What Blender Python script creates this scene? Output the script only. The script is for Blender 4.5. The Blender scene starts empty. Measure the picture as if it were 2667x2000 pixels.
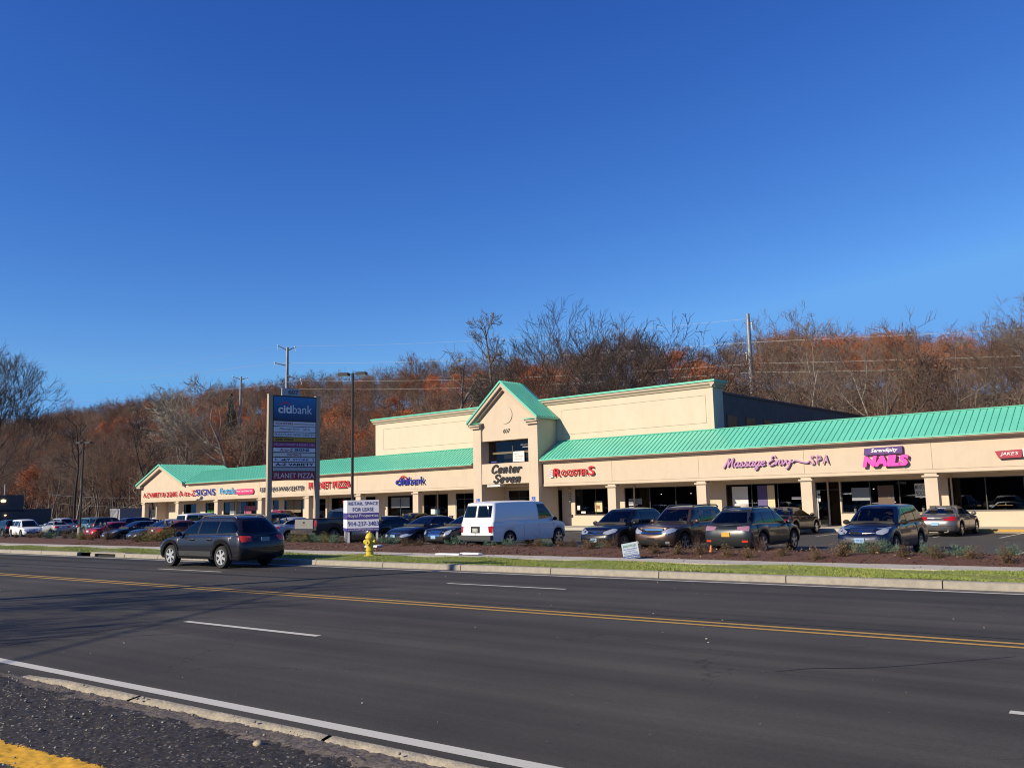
import bpy, bmesh, math, random
import numpy as np
from mathutils import Vector, Matrix
from mathutils.bvhtree import BVHTree
random.seed(7)
S = bpy.context.scene
COL = S.collection
R = math.radians

# ---------------------------------------------------------------- camera
cam_d = bpy.data.cameras.new('camera')
cam = bpy.data.objects.new('camera', cam_d); COL.objects.link(cam)
S.camera = cam
YAW, PITCH, ROLL = -0.6343, 0.1340, -0.0221
_f0 = Vector((math.sin(YAW), math.cos(YAW), 0)); _r0 = Vector((math.cos(YAW), -math.sin(YAW), 0)); _u0 = Vector((0, 0, 1))
_f = math.cos(PITCH)*_f0 + math.sin(PITCH)*_u0; _u = -math.sin(PITCH)*_f0 + math.cos(PITCH)*_u0
_r2 = math.cos(ROLL)*_r0 + math.sin(ROLL)*_u; _u2 = -math.sin(ROLL)*_r0 + math.cos(ROLL)*_u
M = Matrix.Identity(4)
for i in range(3):
    M[i][0] = _r2[i]; M[i][1] = _u2[i]; M[i][2] = -_f[i]
M[2][3] = 1.884
cam.matrix_world = M
cam_d.sensor_width = 36.0; cam_d.lens = 2254.2/2667*36
cam_d.clip_start = 0.1; cam_d.clip_end = 5000

# ---------------------------------------------------------------- light
SUN_H, SUN_E = R(24.0), R(27.5)          # heading the light travels to (from +Y towards +X), elevation
W = bpy.data.worlds.new('World'); S.world = W; W.use_nodes = True
nt = W.node_tree; nt.nodes.clear()
sky = nt.nodes.new('ShaderNodeTexSky'); sky.sky_type = 'NISHITA'; sky.sun_disc = False
sky.sun_elevation = SUN_E; sky.sun_rotation = SUN_H + math.pi
sky.altitude = 0; sky.air_density = 1.0; sky.dust_density = 0.0; sky.ozone_density = 3.0
bg = nt.nodes.new('ShaderNodeBackground'); bg.inputs[1].default_value = 0.085
out = nt.nodes.new('ShaderNodeOutputWorld')
# the phone camera's deep saturated blue: the sky's own channels graded one by one
sep = nt.nodes.new('ShaderNodeSeparateColor'); com = nt.nodes.new('ShaderNodeCombineColor'); nt.links.new(sky.outputs[0], sep.inputs[0])
for i, (p_, k_, mx_) in enumerate(((1.70, .034, 2.4), (1.39, .0587, 4.0), (.93, .164, 6.0))):
    mn = nt.nodes.new('ShaderNodeMath'); mn.operation = 'MINIMUM'; mn.inputs[1].default_value = mx_; nt.links.new(sep.outputs[i], mn.inputs[0])
    pw = nt.nodes.new('ShaderNodeMath'); pw.operation = 'POWER'; pw.inputs[1].default_value = p_; nt.links.new(mn.outputs[0], pw.inputs[0])
    ml = nt.nodes.new('ShaderNodeMath'); ml.operation = 'MULTIPLY'; ml.inputs[1].default_value = k_/.085/1.32; nt.links.new(pw.outputs[0], ml.inputs[0]); nt.links.new(ml.outputs[0], com.inputs[i])
nt.links.new(com.outputs[0], bg.inputs[0]); nt.links.new(bg.outputs[0], out.inputs[0])
sd = bpy.data.lights.new('sun', 'SUN'); sd.energy = 5.0; sd.angle = R(0.5); sd.color = (1.0, 0.89, 0.70)
sun = bpy.data.objects.new('sun', sd); COL.objects.link(sun)
_t = Vector((math.sin(SUN_H)*math.cos(SUN_E), math.cos(SUN_H)*math.cos(SUN_E), -math.sin(SUN_E)))
sun.rotation_euler = _t.to_track_quat('-Z', 'Y').to_euler(); sun.location = (0, -20, 40)
S.view_settings.view_transform = 'Standard'; S.view_settings.look = 'None'
S.view_settings.exposure = 0.4; S.view_settings.gamma = 1.0
S.cycles.max_bounces = 6; S.cycles.transparent_max_bounces = 8
S.cycles.use_denoising = True; S.cycles.denoiser = 'OPENIMAGEDENOISE'; S.cycles.denoising_prefilter = 'ACCURATE'; S.cycles.sample_clamp_indirect = 3.0; S.cycles.use_adaptive_sampling = False
S.cycles.pixel_filter_type = 'BLACKMAN_HARRIS'; S.cycles.filter_width = 1.05

# ---------------------------------------------------------------- helpers
MATS = {}
def mat(name, col, rough=0.6, metal=0.0, var=0.0, scale=3.0, bump=0.0, bscale=40.0, coat=0.0, spec=0.5, emit=None, col2=None, objvar=0.0, streak=0.0):
    if name in MATS: return MATS[name]
    def real(c):          # colours below were first judged at a lower exposure
        f = 1.0 if (emit or metal > .6) else (.90 if min(c) > .55 else .73)
        return tuple(x*f for x in c)
    col = real(col); col2 = real(col2) if col2 else None
    if emit: emit = emit/1.32
    m = bpy.data.materials.new(name); m.use_nodes = True; MATS[name] = m
    n = m.node_tree.nodes; l = m.node_tree.links; b = n['Principled BSDF']
    b.inputs['Base Color'].default_value = (*col, 1); b.inputs['Roughness'].default_value = rough
    b.inputs['Metallic'].default_value = metal; b.inputs['Specular IOR Level'].default_value = spec
    if coat: b.inputs['Coat Weight'].default_value = coat; b.inputs['Coat Roughness'].default_value = 0.03
    tc = n.new('ShaderNodeTexCoord')
    src = None
    if var or col2:
        no = n.new('ShaderNodeTexNoise'); no.inputs['Scale'].default_value = scale; no.inputs['Detail'].default_value = 8; no.inputs['Roughness'].default_value = 0.65
        l.new(tc.outputs['Object'], no.inputs['Vector'])
        rp = n.new('ShaderNodeValToRGB'); l.new(no.outputs['Fac'], rp.inputs[0])
        c2 = col2 or tuple(min(1, c*(1+var)) for c in col); c1 = col if col2 else tuple(c*(1-var) for c in col)
        rp.color_ramp.elements[0].position = 0.35; rp.color_ramp.elements[1].position = 0.65
        rp.color_ramp.elements[0].color = (*c1, 1); rp.color_ramp.elements[1].color = (*c2, 1)
        src = rp.outputs[0]
    if streak:           # rain marks running down the wall
        mp_ = n.new('ShaderNodeMapping'); mp_.inputs['Scale'].default_value = (.9, .9, .18); l.new(tc.outputs['Object'], mp_.inputs['Vector'])
        n3 = n.new('ShaderNodeTexNoise'); n3.inputs['Scale'].default_value = 1.6; n3.inputs['Detail'].default_value = 7; n3.inputs['Roughness'].default_value = .7; l.new(mp_.outputs[0], n3.inputs['Vector'])
        r3 = n.new('ShaderNodeValToRGB'); l.new(n3.outputs['Fac'], r3.inputs[0]); r3.color_ramp.elements[0].position = .30; r3.color_ramp.elements[1].position = .52
        r3.color_ramp.elements[0].color = (1-streak*2, 1-streak*2.1, 1-streak*2.2, 1); r3.color_ramp.elements[1].color = (1, 1, 1, 1)
        x3 = n.new('ShaderNodeMix'); x3.data_type = 'RGBA'; x3.blend_type = 'MULTIPLY'; x3.inputs[0].default_value = 1; l.new(r3.outputs[0], x3.inputs[7])
        if src: l.new(src, x3.inputs[6])
        else: x3.inputs[6].default_value = (*col, 1)
        src = x3.outputs[2]
    if objvar:
        oi = n.new('ShaderNodeObjectInfo'); hs = n.new('ShaderNodeHueSaturation')
        mr = n.new('ShaderNodeMapRange'); mr.inputs['To Min'].default_value = 1-objvar; mr.inputs['To Max'].default_value = 1+objvar
        l.new(oi.outputs['Random'], mr.inputs[0]); l.new(mr.outputs[0], hs.inputs['Value'])
        if src: l.new(src, hs.inputs['Color'])
        else: hs.inputs['Color'].default_value = (*col, 1)
        src = hs.outputs[0]
    if src: l.new(src, b.inputs['Base Color'])
    if bump:
        n2 = n.new('ShaderNodeTexNoise'); n2.inputs['Scale'].default_value = bscale; n2.inputs['Detail'].default_value = 6
        l.new(tc.outputs['Object'], n2.inputs['Vector'])
        bp = n.new('ShaderNodeBump'); bp.inputs['Strength'].default_value = bump; bp.inputs['Distance'].default_value = 0.02
        l.new(n2.outputs['Fac'], bp.inputs['Height']); l.new(bp.outputs[0], b.inputs['Normal'])
    if emit:
        b.inputs['Emission Color'].default_value = (*col, 1); b.inputs['Emission Strength'].default_value = emit; m.cycles.emission_sampling = 'NONE'
    return m

class MB:
    """collects faces, builds ONE mesh object"""
    def __init__(s): s.v = []; s.f = []; s.m = []
    def add(s, vs, fs, mi=0):
        o = len(s.v); s.v += [tuple(v) for v in vs]; s.f += [[o+i for i in f] for f in fs]; s.m += [mi]*len(fs); return s
    def box(s, x0, x1, y0, y1, z0, z1, mi=0):
        vs = [(x0,y0,z0),(x1,y0,z0),(x1,y1,z0),(x0,y1,z0),(x0,y0,z1),(x1,y0,z1),(x1,y1,z1),(x0,y1,z1)]
        return s.add(vs, [(0,3,2,1),(4,5,6,7),(0,1,5,4),(1,2,6,5),(2,3,7,6),(3,0,4,7)], mi)
    def quad(s, a, b, c, d, mi=0): return s.add([a,b,c,d], [(0,1,2,3)], mi)
    def prism(s, poly, axis, a, b, mi=0):
        """poly: list of 2D points in the plane orthogonal to axis, extruded from a to b"""
        def P(u, w, t): return (t,u,w) if axis == 'x' else ((u,t,w) if axis == 'y' else (u,w,t))
        n = len(poly); vs = [P(*p, a) for p in poly]+[P(*p, b) for p in poly]
        fs = [tuple(range(n))[::-1], tuple(range(n, 2*n))]+[(i,(i+1)%n,n+(i+1)%n,n+i) for i in range(n)]
        return s.add(vs, fs, mi)
    def tube(s, p0, p1, r0, r1=None, n=8, mi=0, caps=True):
        p0, p1 = Vector(p0), Vector(p1); r1 = r0 if r1 is None else r1
        d = (p1-p0).normalized(); a = d.orthogonal().normalized(); b = d.cross(a)
        vs = []
        for p, r in ((p0,r0),(p1,r1)):
            for i in range(n):
                t = 2*math.pi*i/n; vs.append(p+a*math.cos(t)*r+b*math.sin(t)*r)
        fs = [(i,(i+1)%n,n+(i+1)%n,n+i) for i in range(n)]
        if caps: fs += [tuple(range(n))[::-1], tuple(range(n,2*n))]
        return s.add(vs, fs, mi)
    def lathe(s, prof, c=(0,0,0), axis='z', n=24, mi=0):
        """prof: (radius, height) pairs"""
        vs = []; k = len(prof)
        for i in range(n):
            t = 2*math.pi*i/n
            for r, h in prof:
                x, y, z = r*math.cos(t), r*math.sin(t), h
                if axis == 'y': x, y, z = x, z, y
                if axis == 'x': x, y, z = z, x, y
                vs.append((c[0]+x, c[1]+y, c[2]+z))
        fs = [(i*k+j, ((i+1)%n)*k+j, ((i+1)%n)*k+j+1, i*k+j+1) for i in range(n) for j in range(k-1)]
        return s.add(vs, fs, mi)
    def ball(s, c, rx, ry, rz, n=12, mi=0):
        pr = [(math.cos(t), math.sin(t)) for t in [(-.5+i/(n-2))*math.pi for i in range(n-1)]]
        o = len(s.v); s.lathe([(max(p[0],1e-3), p[1]) for p in pr], n=n, mi=mi)
        for i in range(o, len(s.v)):
            v = s.v[i]; s.v[i] = (c[0]+v[0]*rx, c[1]+v[1]*ry, c[2]+v[2]*rz)
        return s
    def build(s, name, mats, parent=None, smooth=False, loc=None, fix=True):
        me = bpy.data.meshes.new(name); me.from_pydata(s.v, [], s.f)
        ms = mats if isinstance(mats, (list, tuple)) else [mats]
        for m in ms: me.materials.append(m)
        if len(ms) > 1: me.polygons.foreach_set('material_index', s.m)
        if fix:
            bm = bmesh.new(); bm.from_mesh(me); bmesh.ops.recalc_face_normals(bm, faces=bm.faces); bm.to_mesh(me); bm.free()
        if smooth:
            me.polygons.foreach_set('use_smooth', [True]*len(me.polygons))
            if smooth is not True: me.set_sharp_from_angle(angle=R(smooth))
        me.update()
        return link(name, me, parent, loc)
def link(name, me, parent=None, loc=None):
    o = bpy.data.objects.new(name, me); COL.objects.link(o)
    if parent: o.parent = parent
    if loc: o.location = loc
    return o
def tag(o, label, cat, group=None, kind=None):
    if label: o['label'] = label
    if cat: o['category'] = cat
    if group: o['group'] = group
    if kind: o['kind'] = kind
    return o
def struct(o): o['kind'] = 'structure'; return o
def empty(name, loc=(0,0,0), rz=0, label=None, cat=None, group=None):
    o = bpy.data.objects.new(name, None); COL.objects.link(o); o.location = loc; o.rotation_euler = (0,0,rz)
    o.empty_display_size = .3
    return tag(o, label, cat, group)
def copy_tree(o, parent=None):
    c = o.copy(); COL.objects.link(c); c.parent = parent
    for ch in list(o.children): copy_tree(ch, c)
    return c

# building frame: s along the front (to the right), d behind it, origin under the camera's foot point
BB, D0 = 0.0756, 50.078
UU = Vector((math.cos(BB), -math.sin(BB), 0)); NN = Vector((math.sin(BB), math.cos(BB), 0))
def bw(s, d, z=0): v = UU*s + NN*(D0+d); return Vector((v.x, v.y, z))
BLOC = (NN*D0)[:]; BROT = -BB
def zlot(s): return -0.2 - 0.009*min(max(0, -s-40), 45)

def mesh_text(txt, w, h, ext=0.03, shear=0.0, bold=0.0, space=1.0):
    """text mesh in the x-z plane facing -y, fitted into w x h, lower left at the origin"""
    c = bpy.data.curves.new('t', 'FONT'); c.body = txt; c.size = 1; c.extrude = 0.05; c.shear = shear; c.offset = bold; c.space_character = space
    c.resolution_u = 3
    o = bpy.data.objects.new('t', c); COL.objects.link(o)
    dg = bpy.context.evaluated_depsgraph_get(); dg.update()
    me = bpy.data.meshes.new_from_object(o.evaluated_get(dg)); bpy.data.objects.remove(o)
    n = len(me.vertices); co = np.empty(n*3); me.vertices.foreach_get('co', co); co = co.reshape(-1,3)
    lo, hi = co.min(0), co.max(0)
    x = (co[:,0]-lo[0])/(hi[0]-lo[0])*w; z = (co[:,1]-lo[1])/(hi[1]-lo[1])*h
    y = -ext/2-np.sign(co[:,2])*ext/2
    me.vertices.foreach_set('co', np.stack([x,y,z],1).ravel()); me.materials.clear(); me.update()
    return me
def text(name, txt, w, h, m, parent=None, loc=(0,0,0), rz=0, **k):
    me = mesh_text(txt, w, h, **k); me.materials.append(m)
    o = link(name, me, parent, loc); o.rotation_euler = (0,0,rz); return o

# ---------------------------------------------------------------- surfaces
def asphalt(name, base, streaks=True, speck=0.12, seam=None):
    m = bpy.data.materials.new(name); m.use_nodes = True; n = m.node_tree.nodes; l = m.node_tree.links; b = n['Principled BSDF']
    b.inputs['Roughness'].default_value = 0.85; b.inputs['Specular IOR Level'].default_value = 0.25
    g = n.new('ShaderNodeNewGeometry')
    def noise(sc, det=6, vec=None, rough=.6):
        t = n.new('ShaderNodeTexNoise'); t.inputs['Scale'].default_value = sc; t.inputs['Detail'].default_value = det; t.inputs['Roughness'].default_value = rough
        l.new(vec or g.outputs['Position'], t.inputs['Vector']); return t.outputs['Fac']
    def ramp(f, p0, c0, p1, c1):
        r = n.new('ShaderNodeValToRGB'); l.new(f, r.inputs[0]); e = r.color_ramp.elements
        e[0].position = p0; e[1].position = p1; e[0].color = (*[c0]*3, 1); e[1].color = (*[c1]*3, 1); return r.outputs[0]
    def mul(a, c):
        x = n.new('ShaderNodeMix'); x.data_type = 'RGBA'; x.blend_type = 'MULTIPLY'; x.inputs[0].default_value = 1
        l.new(a, x.inputs[6]); l.new(c, x.inputs[7]); return x.outputs[2]
    col = ramp(noise(0.35, 5), .3, .8, .7, 1.2)
    col = mul(col, ramp(noise(90, 3), .3, .72, .75, 1.5))
    col = mul(col, ramp(noise(22, 5), .3, .85, .7, 1.15))
    if streaks:
        sy = n.new('ShaderNodeSeparateXYZ'); l.new(g.outputs['Position'], sy.inputs[0])
        mpw = n.new('ShaderNodeMapping'); mpw.inputs['Scale'].default_value = (.12, 1, 1); l.new(g.outputs['Position'], mpw.inputs['Vector'])
        wob = noise(.8, 4, mpw.outputs[0]); m1 = n.new('ShaderNodeMath'); m1.operation = 'MULTIPLY_ADD'; m1.inputs[1].default_value = 1.1; l.new(wob, m1.inputs[0]); l.new(sy.outputs[1], m1.inputs[2])
        m2 = n.new('ShaderNodeMath'); m2.operation = 'MULTIPLY_ADD'; m2.inputs[1].default_value = .05; m2.inputs[2].default_value = -.0275; l.new(m1.outputs[0], m2.inputs[0])
        lw = n.new('ShaderNodeValToRGB'); l.new(m2.outputs[0], lw.inputs[0]); e_ = lw.color_ramp.elements
        stops = [(.27,1.0),(.30,.86),(.33,1.04),(.385,1.06),(.41,.88),(.44,1.02),(.50,1.03),(.535,.88),(.57,1.04),(.605,1.0),(.64,.84),(.68,1.04),(.765,1.02),(.79,.93),(.805,1.0),(.825,.66),(.845,.70),(.855,.98),(.870,.92),(.885,.60),(.905,.62),(.915,.9),(.93,1.05)]
        e_[0].position = stops[0][0]; e_[0].color = (*[stops[0][1]]*3,1); e_[1].position = stops[1][0]; e_[1].color = (*[stops[1][1]]*3,1)
        for p_, v_ in stops[2:]: q_ = e_.new(p_); q_.color = (*[v_]*3,1)
        col = mul(col, lw.outputs[0])
        # oily lane centres, scattered tar stains and hair cracks
        col = mul(col, ramp(noise(.9, 8, rough=.75), .26, .62, .36, 1.0))
        vc = n.new('ShaderNodeTexVoronoi'); vc.feature = 'DISTANCE_TO_EDGE'; vc.inputs['Scale'].default_value = .22
        wv = n.new('ShaderNodeVectorMath'); wv.operation = 'MULTIPLY_ADD'; nv = n.new('ShaderNodeTexNoise'); nv.inputs['Scale'].default_value = 1.3; nv.inputs['Detail'].default_value = 6
        l.new(g.outputs['Position'], nv.inputs['Vector']); l.new(nv.outputs['Color'], wv.inputs[0]); wv.inputs[1].default_value = (1.2,1.2,1.2); l.new(g.outputs['Position'], wv.inputs[2]); l.new(wv.outputs[0], vc.inputs['Vector'])
        ck = ramp(vc.outputs['Distance'], .0, .45, .0035, 1.0); mk = ramp(noise(.25, 2), .50, 0.0, .56, 1.0)
        cm = n.new('ShaderNodeMix'); cm.data_type = 'RGBA'; l.new(mk, cm.inputs[0]); cm.inputs[6].default_value = (1,1,1,1); l.new(ck, cm.inputs[7]); col = mul(col, cm.outputs[2])
        mp = n.new('ShaderNodeMapping'); mp.inputs['Scale'].default_value = (0.03, 1.1, 1); l.new(g.outputs['Position'], mp.inputs['Vector'])
        col = mul(col, ramp(noise(1.6, 4, mp.outputs[0]), .34, .74, .62, 1.12))
    v = n.new('ShaderNodeTexVoronoi'); v.inputs['Scale'].default_value = 14; l.new(g.outputs['Position'], v.inputs['Vector'])
    sp = n.new('ShaderNodeValToRGB'); l.new(v.outputs['Distance'], sp.inputs[0]); e = sp.color_ramp.elements
    e[0].position = 0.02; e[1].position = 0.06; e[0].color = (1,1,1,1); e[1].color = (0,0,0,1)
    bc = n.new('ShaderNodeMix'); bc.data_type = 'RGBA'; bc.blend_type = 'MULTIPLY'; bc.inputs[0].default_value = 1
    bc.inputs[7].default_value = (*base, 1); l.new(col, bc.inputs[6])
    ad = n.new('ShaderNodeMix'); ad.data_type = 'RGBA'; ad.blend_type = 'MIX'; l.new(sp.outputs[0], n.new('ShaderNodeMath').inputs[0])
    mm = n.new('ShaderNodeMath'); mm.operation = 'MULTIPLY'; mm.inputs[1].default_value = speck; l.new(sp.outputs[0], mm.inputs[0])
    l.new(mm.outputs[0], ad.inputs[0]); l.new(bc.outputs[2], ad.inputs[6]); ad.inputs[7].default_value = (.55,.52,.47,1)
    l.new(ad.outputs[2], b.inputs['Base Color'])
    bp = n.new('ShaderNodeBump'); bp.inputs['Strength'].default_value = .35; bp.inputs['Distance'].default_value = .01
    l.new(noise(120, 3), bp.inputs['Height']); l.new(bp.outputs[0], b.inputs['Normal'])
    return m
M_road = asphalt('road_asphalt', (.056,.050,.042))
M_lot = asphalt('lot_asphalt', (.060,.055,.048), streaks=False, speck=.2)
def worn(name, col, dark, thr=.38):
    m = bpy.data.materials.new(name); m.use_nodes = True; n = m.node_tree.nodes; l = m.node_tree.links; b = n['Principled BSDF']; b.inputs['Roughness'].default_value = .7
    g = n.new('ShaderNodeNewGeometry'); t = n.new('ShaderNodeTexNoise'); t.inputs['Scale'].default_value = 26; t.inputs['Detail'].default_value = 9; t.inputs['Roughness'].default_value = .75
    l.new(g.outputs['Position'], t.inputs['Vector']); r = n.new('ShaderNodeValToRGB'); l.new(t.outputs['Fac'], r.inputs[0])
    r.color_ramp.elements[0].position = thr-.04; r.color_ramp.elements[1].position = thr+.04
    r.color_ramp.elements[0].color = (*dark, 1); r.color_ramp.elements[1].color = (*col, 1); l.new(r.outputs[0], b.inputs['Base Color']); return m
M_white = worn('white_line', (.52,.49,.42), (.13,.12,.11), .36)
M_yel = worn('yellow_line', (.46,.26,.045), (.15,.10,.05), .39)
M_conc = mat('concrete', (.385,.34,.275), .85, var=.14, scale=6, bump=.3)
M_walk = mat('walk_concrete', (.58,.52,.42), .85, var=.08, scale=4, bump=.2)

# ---- road, flat at z = 0, axis along X
struct(MB().add([(x, y, 0) for x in (-420, 160) for y in (4.8, 18.87)], [(0,2,3,1)]).build('road', M_road))
def stripe(y0, y1, x0, x1, name, m, z=.004, n=1):
    return struct(MB().quad((x0,y0,z),(x1,y0,z),(x1,y1,z),(x0,y1,z)).build(name, m))
stripe(5.22, 5.37, -420, 160, 'edge_line', M_white)
stripe(18.32, 18.43, -420, 160, 'edge_line', M_white)
stripe(12.20, 12.31, -420, 160, 'centre_line', M_yel); stripe(12.49, 12.60, -420, 160, 'centre_line', M_yel)
mb = MB()
for k in range(-30, 10):
    x0 = -1.2+12.1*k if k >= -1 else -13.20-12.1*(-k-1)
    mb.quad((x0,8.65,.004),(x0+3.3,8.65,.004),(x0+3.3,8.77,.004),(x0,8.77,.004))
    x1 = -13.60+12.05*k
    if k != -2: mb.quad((x1,15.70,.004),(x1+3.3,15.70,.004),(x1+3.3,15.81,.004),(x1,15.81,.004))
mb.quad((-47.5,15.70,.004),(-45.6,15.70,.004),(-45.6,15.81,.004),(-47.5,15.81,.004))
struct(mb.build('lane_dashes', M_white))
# tyre-dark patch joints: a sawn seam and darker repaved strip near the far kerb
stripe(18.43, 18.80, -420, 160, 'gutter', mat('gutter_grit', (.14,.125,.105), .9, var=.35, scale=9, bump=.4), z=.004)
# repaved patch, coloured darker for the shadow lying there, a manhole and a tar-sealed joint on the near lanes
M_patch_shade = asphalt('patch_shade_asphalt', (.046,.041,.036), streaks=False, speck=.05)
struct(MB().add([(-75,5.42,.003),(-13.35,5.42,.003),(-13.55,8.22,.003),(-75,8.28,.003)], [(0,1,2,3)]).build('shaded_road_patch', M_patch_shade))
mh = MB().lathe([(0.001,.008),(.30,.008),(.31,.004),(.36,.004),(.365,.002)], (-33,14.2,0), 'z', 28)
tag(mh.build('manhole_cover', mat('cast_iron',(.05,.045,.04),.6,.4,bump=.8,bscale=30), smooth=30), 'round dark manhole cover in the far lanes left of the grey wagon', 'manhole cover')
tj = MB(); rj = random.Random(12)
for (x0, y0, dx, dy, n_) in ((-60,12.9,.9,0,90),(-14,5.6,.25,.32,9),(-3.5,9.4,.3,.35,8),(4,13.2,-.3,.25,12)):
    px_, py_ = x0, y0; L_ = []
    for i in range(n_):
        L_.append((px_, py_)); px_ += dx*rj.uniform(.7,1.3); py_ += dy*rj.uniform(.5,1.5)+rj.uniform(-.03,.03)
    for p, q in zip(L_, L_[1:]):
        w_ = .012; tj.quad((p[0],p[1]-w_,.0052),(q[0],q[1]-w_,.0052),(q[0],q[1]+w_,.0052),(p[0],p[1]+w_,.0052))
struct(tj.build('sealed_cracks', mat('tar', (.018,.017,.016), .6), fix=False))
# ---- far kerb in segments, with joints
kb = MB(); x = -160.0; rnd = random.Random(3)
while x < 30:
    L = rnd.uniform(2.9, 3.1)
    if not (-35.6 < x+L/2 < -33.0):
        kb.prism([(18.80,-.1),(18.83,.135),(18.86,.15),(19.0,.155),(19.0,-.1)], 'x', x+.012, x+L-.012)
    x += L
struct(kb.build('far_kerb', M_conc))
# catch basin set into the kerb
cb = empty('storm_drain', (-34.3, 18.9, 0), 0, 'concrete storm drain inlet gap in the far kerb left of the grey wagon', 'storm drain')
MB().box(-1.3,1.3,-.06,.5,.12,.17).box(-1.3,-.95,-.1,.1,-.05,.118).box(.95,1.3,-.1,.1,-.05,.118).build('hood', M_conc, cb)
MB().box(-.94,.94,.02,.3,-.1,.118).build('inlet', mat('dark_void', (.01,.01,.01), .9), cb)
# ---- near kerb: low, worn
M_kerbn = mat('old_kerb', (.42,.36,.26), .9, var=.2, scale=8, bump=.6, bscale=30)
kb = MB(); x = -10.8; rnd = random.Random(5); seg = 0
def near_kerb(x0, x1, k0):
    n = max(2, int((x1-x0)/.06)); vs = []
    for i in range(n+1):
        xx = x0+(x1-x0)*i/n; w = .018*math.sin(xx*7)+.02*math.sin(xx*17+1)+rnd.uniform(-.012,.012); e = min(1, i/3, (n-i)/3)
        r = 1.0 if k0 or i > 14 else i/14
        vs += [(xx, 5.04-.01*rnd.random(), -.02), (xx, 5.02, .03*r*(.6+.4*e)), (xx, 4.95, .05*r+.004*rnd.random()), (xx, 4.865+w, .035*r), (xx, 4.82+w, -.02)]
    kb.add(vs, [(i*5+j,(i+1)*5+j,(i+1)*5+j+1,i*5+j+1) for i in range(n) for j in range(4)])
for j, (a, b_) in enumerate([(-10.75,-8.32),(-8.27,-5.55),(-5.50,-2.5),(-2.45,.5),(.55,3.5)]): near_kerb(a, b_, j > 0)
struct(kb.build('near_kerb', M_kerbn, smooth=50))

# ---- grass strip, pavement, planting bed
M_grassg = mat('turf_soil', (.17,.19,.04), .95, col2=(.25,.26,.06), scale=5, bump=.6, bscale=25)
gx = np.arange(-165, 30, .5)
vs = [(x, y, z+.015*math.sin(x*1.3+y*2)*(1 if 19.1 < y < 21 else 0)) for x in gx for y, z in ((19.0,.13),(19.3,.155),(20.2,.17),(21.0,.155),(21.25,.14))]
struct(MB().add(vs, [(i*5+j,(i+1)*5+j,(i+1)*5+j+1,i*5+j+1) for i in range(len(gx)-1) for j in range(4)]).build('grass_verge', M_grassg, smooth=True))
rng = np.random.default_rng(11)
def grass_blades(n, xs, ys, hmin, hmax, zf, dens=None):
    x = xs[0]+(xs[1]-xs[0])*rng.random(n)**1.0; y = ys[0]+(ys[1]-ys[0])*rng.random(n)
    h = hmin+(hmax-hmin)*rng.random(n)*(0.55+0.45*np.sin(x*1.7+np.sin(y*3)*2)**2); a = rng.random(n)*6.283; w = .006+.008*rng.random(n); z = zf(x, y)
    lx = (rng.random(n)-.5)*h*1.2; ly = (rng.random(n)-.5)*h*1.2
    v = np.empty((n,3,3)); v[:,0] = np.stack([x-w*np.cos(a), y-w*np.sin(a), z], 1); v[:,1] = np.stack([x+w*np.cos(a), y+w*np.sin(a), z], 1)
    v[:,2] = np.stack([x+lx, y+ly, z+h], 1); return v.reshape(-1,3)
def tris_mesh(name, v, m, k=3):
    n = len(v)//k; me = bpy.data.meshes.new(name); me.vertices.add(len(v)); me.vertices.foreach_set('co', v.astype(np.float32).ravel())
    me.loops.add(n*k); me.loops.foreach_set('vertex_index', np.arange(n*k, dtype=np.int32)); me.polygons.add(n)
    me.polygons.foreach_set('loop_start', np.arange(0, n*k, k, dtype=np.int32)); me.update(calc_edges=True); me.materials.append(m); return me
zf = lambda x, y: .150+.02*np.sin(x*1.3+y*2)
v = np.concatenate([grass_blades(100000, (-22,1), (18.99,21.26), .02, .055, zf), grass_blades(60000, (-70,-22), (18.99,21.26), .03, .06, zf)])
M_blade = mat('grass_blade', (.22,.29,.05), .7, col2=(.34,.37,.08), scale=1.4)
tag(link('grass', tris_mesh('grass', v, M_blade)), 'short green grass strip between the kerb and the pavement', 'grass', kind='stuff')
pv = MB(); x = -160.0
while x < 30:
    pv.box(x+.006, x+1.494, 21.24, 22.52, -.1, .17+.002*math.sin(x)); x += 1.5
struct(pv.build('pavement', M_walk))
YB = lambda x: 26.9-.055*x              # back edge of the planting bed
gx = np.arange(-160, 30, .25); vs = []; rnd = random.Random(9); K = 9
for x in gx:
    for j in range(K):
        t = j/(K-1); y = 22.5+(YB(x)-22.5)*t
        z = .15+.16*math.sin(math.pi*min(1, t*1.15))*(1 if x > -60 else .6)-.33*max(0, t-.45)/.55+rnd.uniform(-.025,.025)*(0 < j < K-1)
        vs.append((x, y, z))
M_mulch = mat('bark_mulch', (.075,.024,.012), .95, col2=(.17,.075,.038), scale=16, bump=1.0, bscale=30)
struct(MB().add(vs, [(i*K+j,(i+1)*K+j,(i+1)*K+j+1,i*K+j+1) for i in range(len(gx)-1) for j in range(K-1)]).build('planting_bed', M_mulch, smooth=False))
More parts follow.
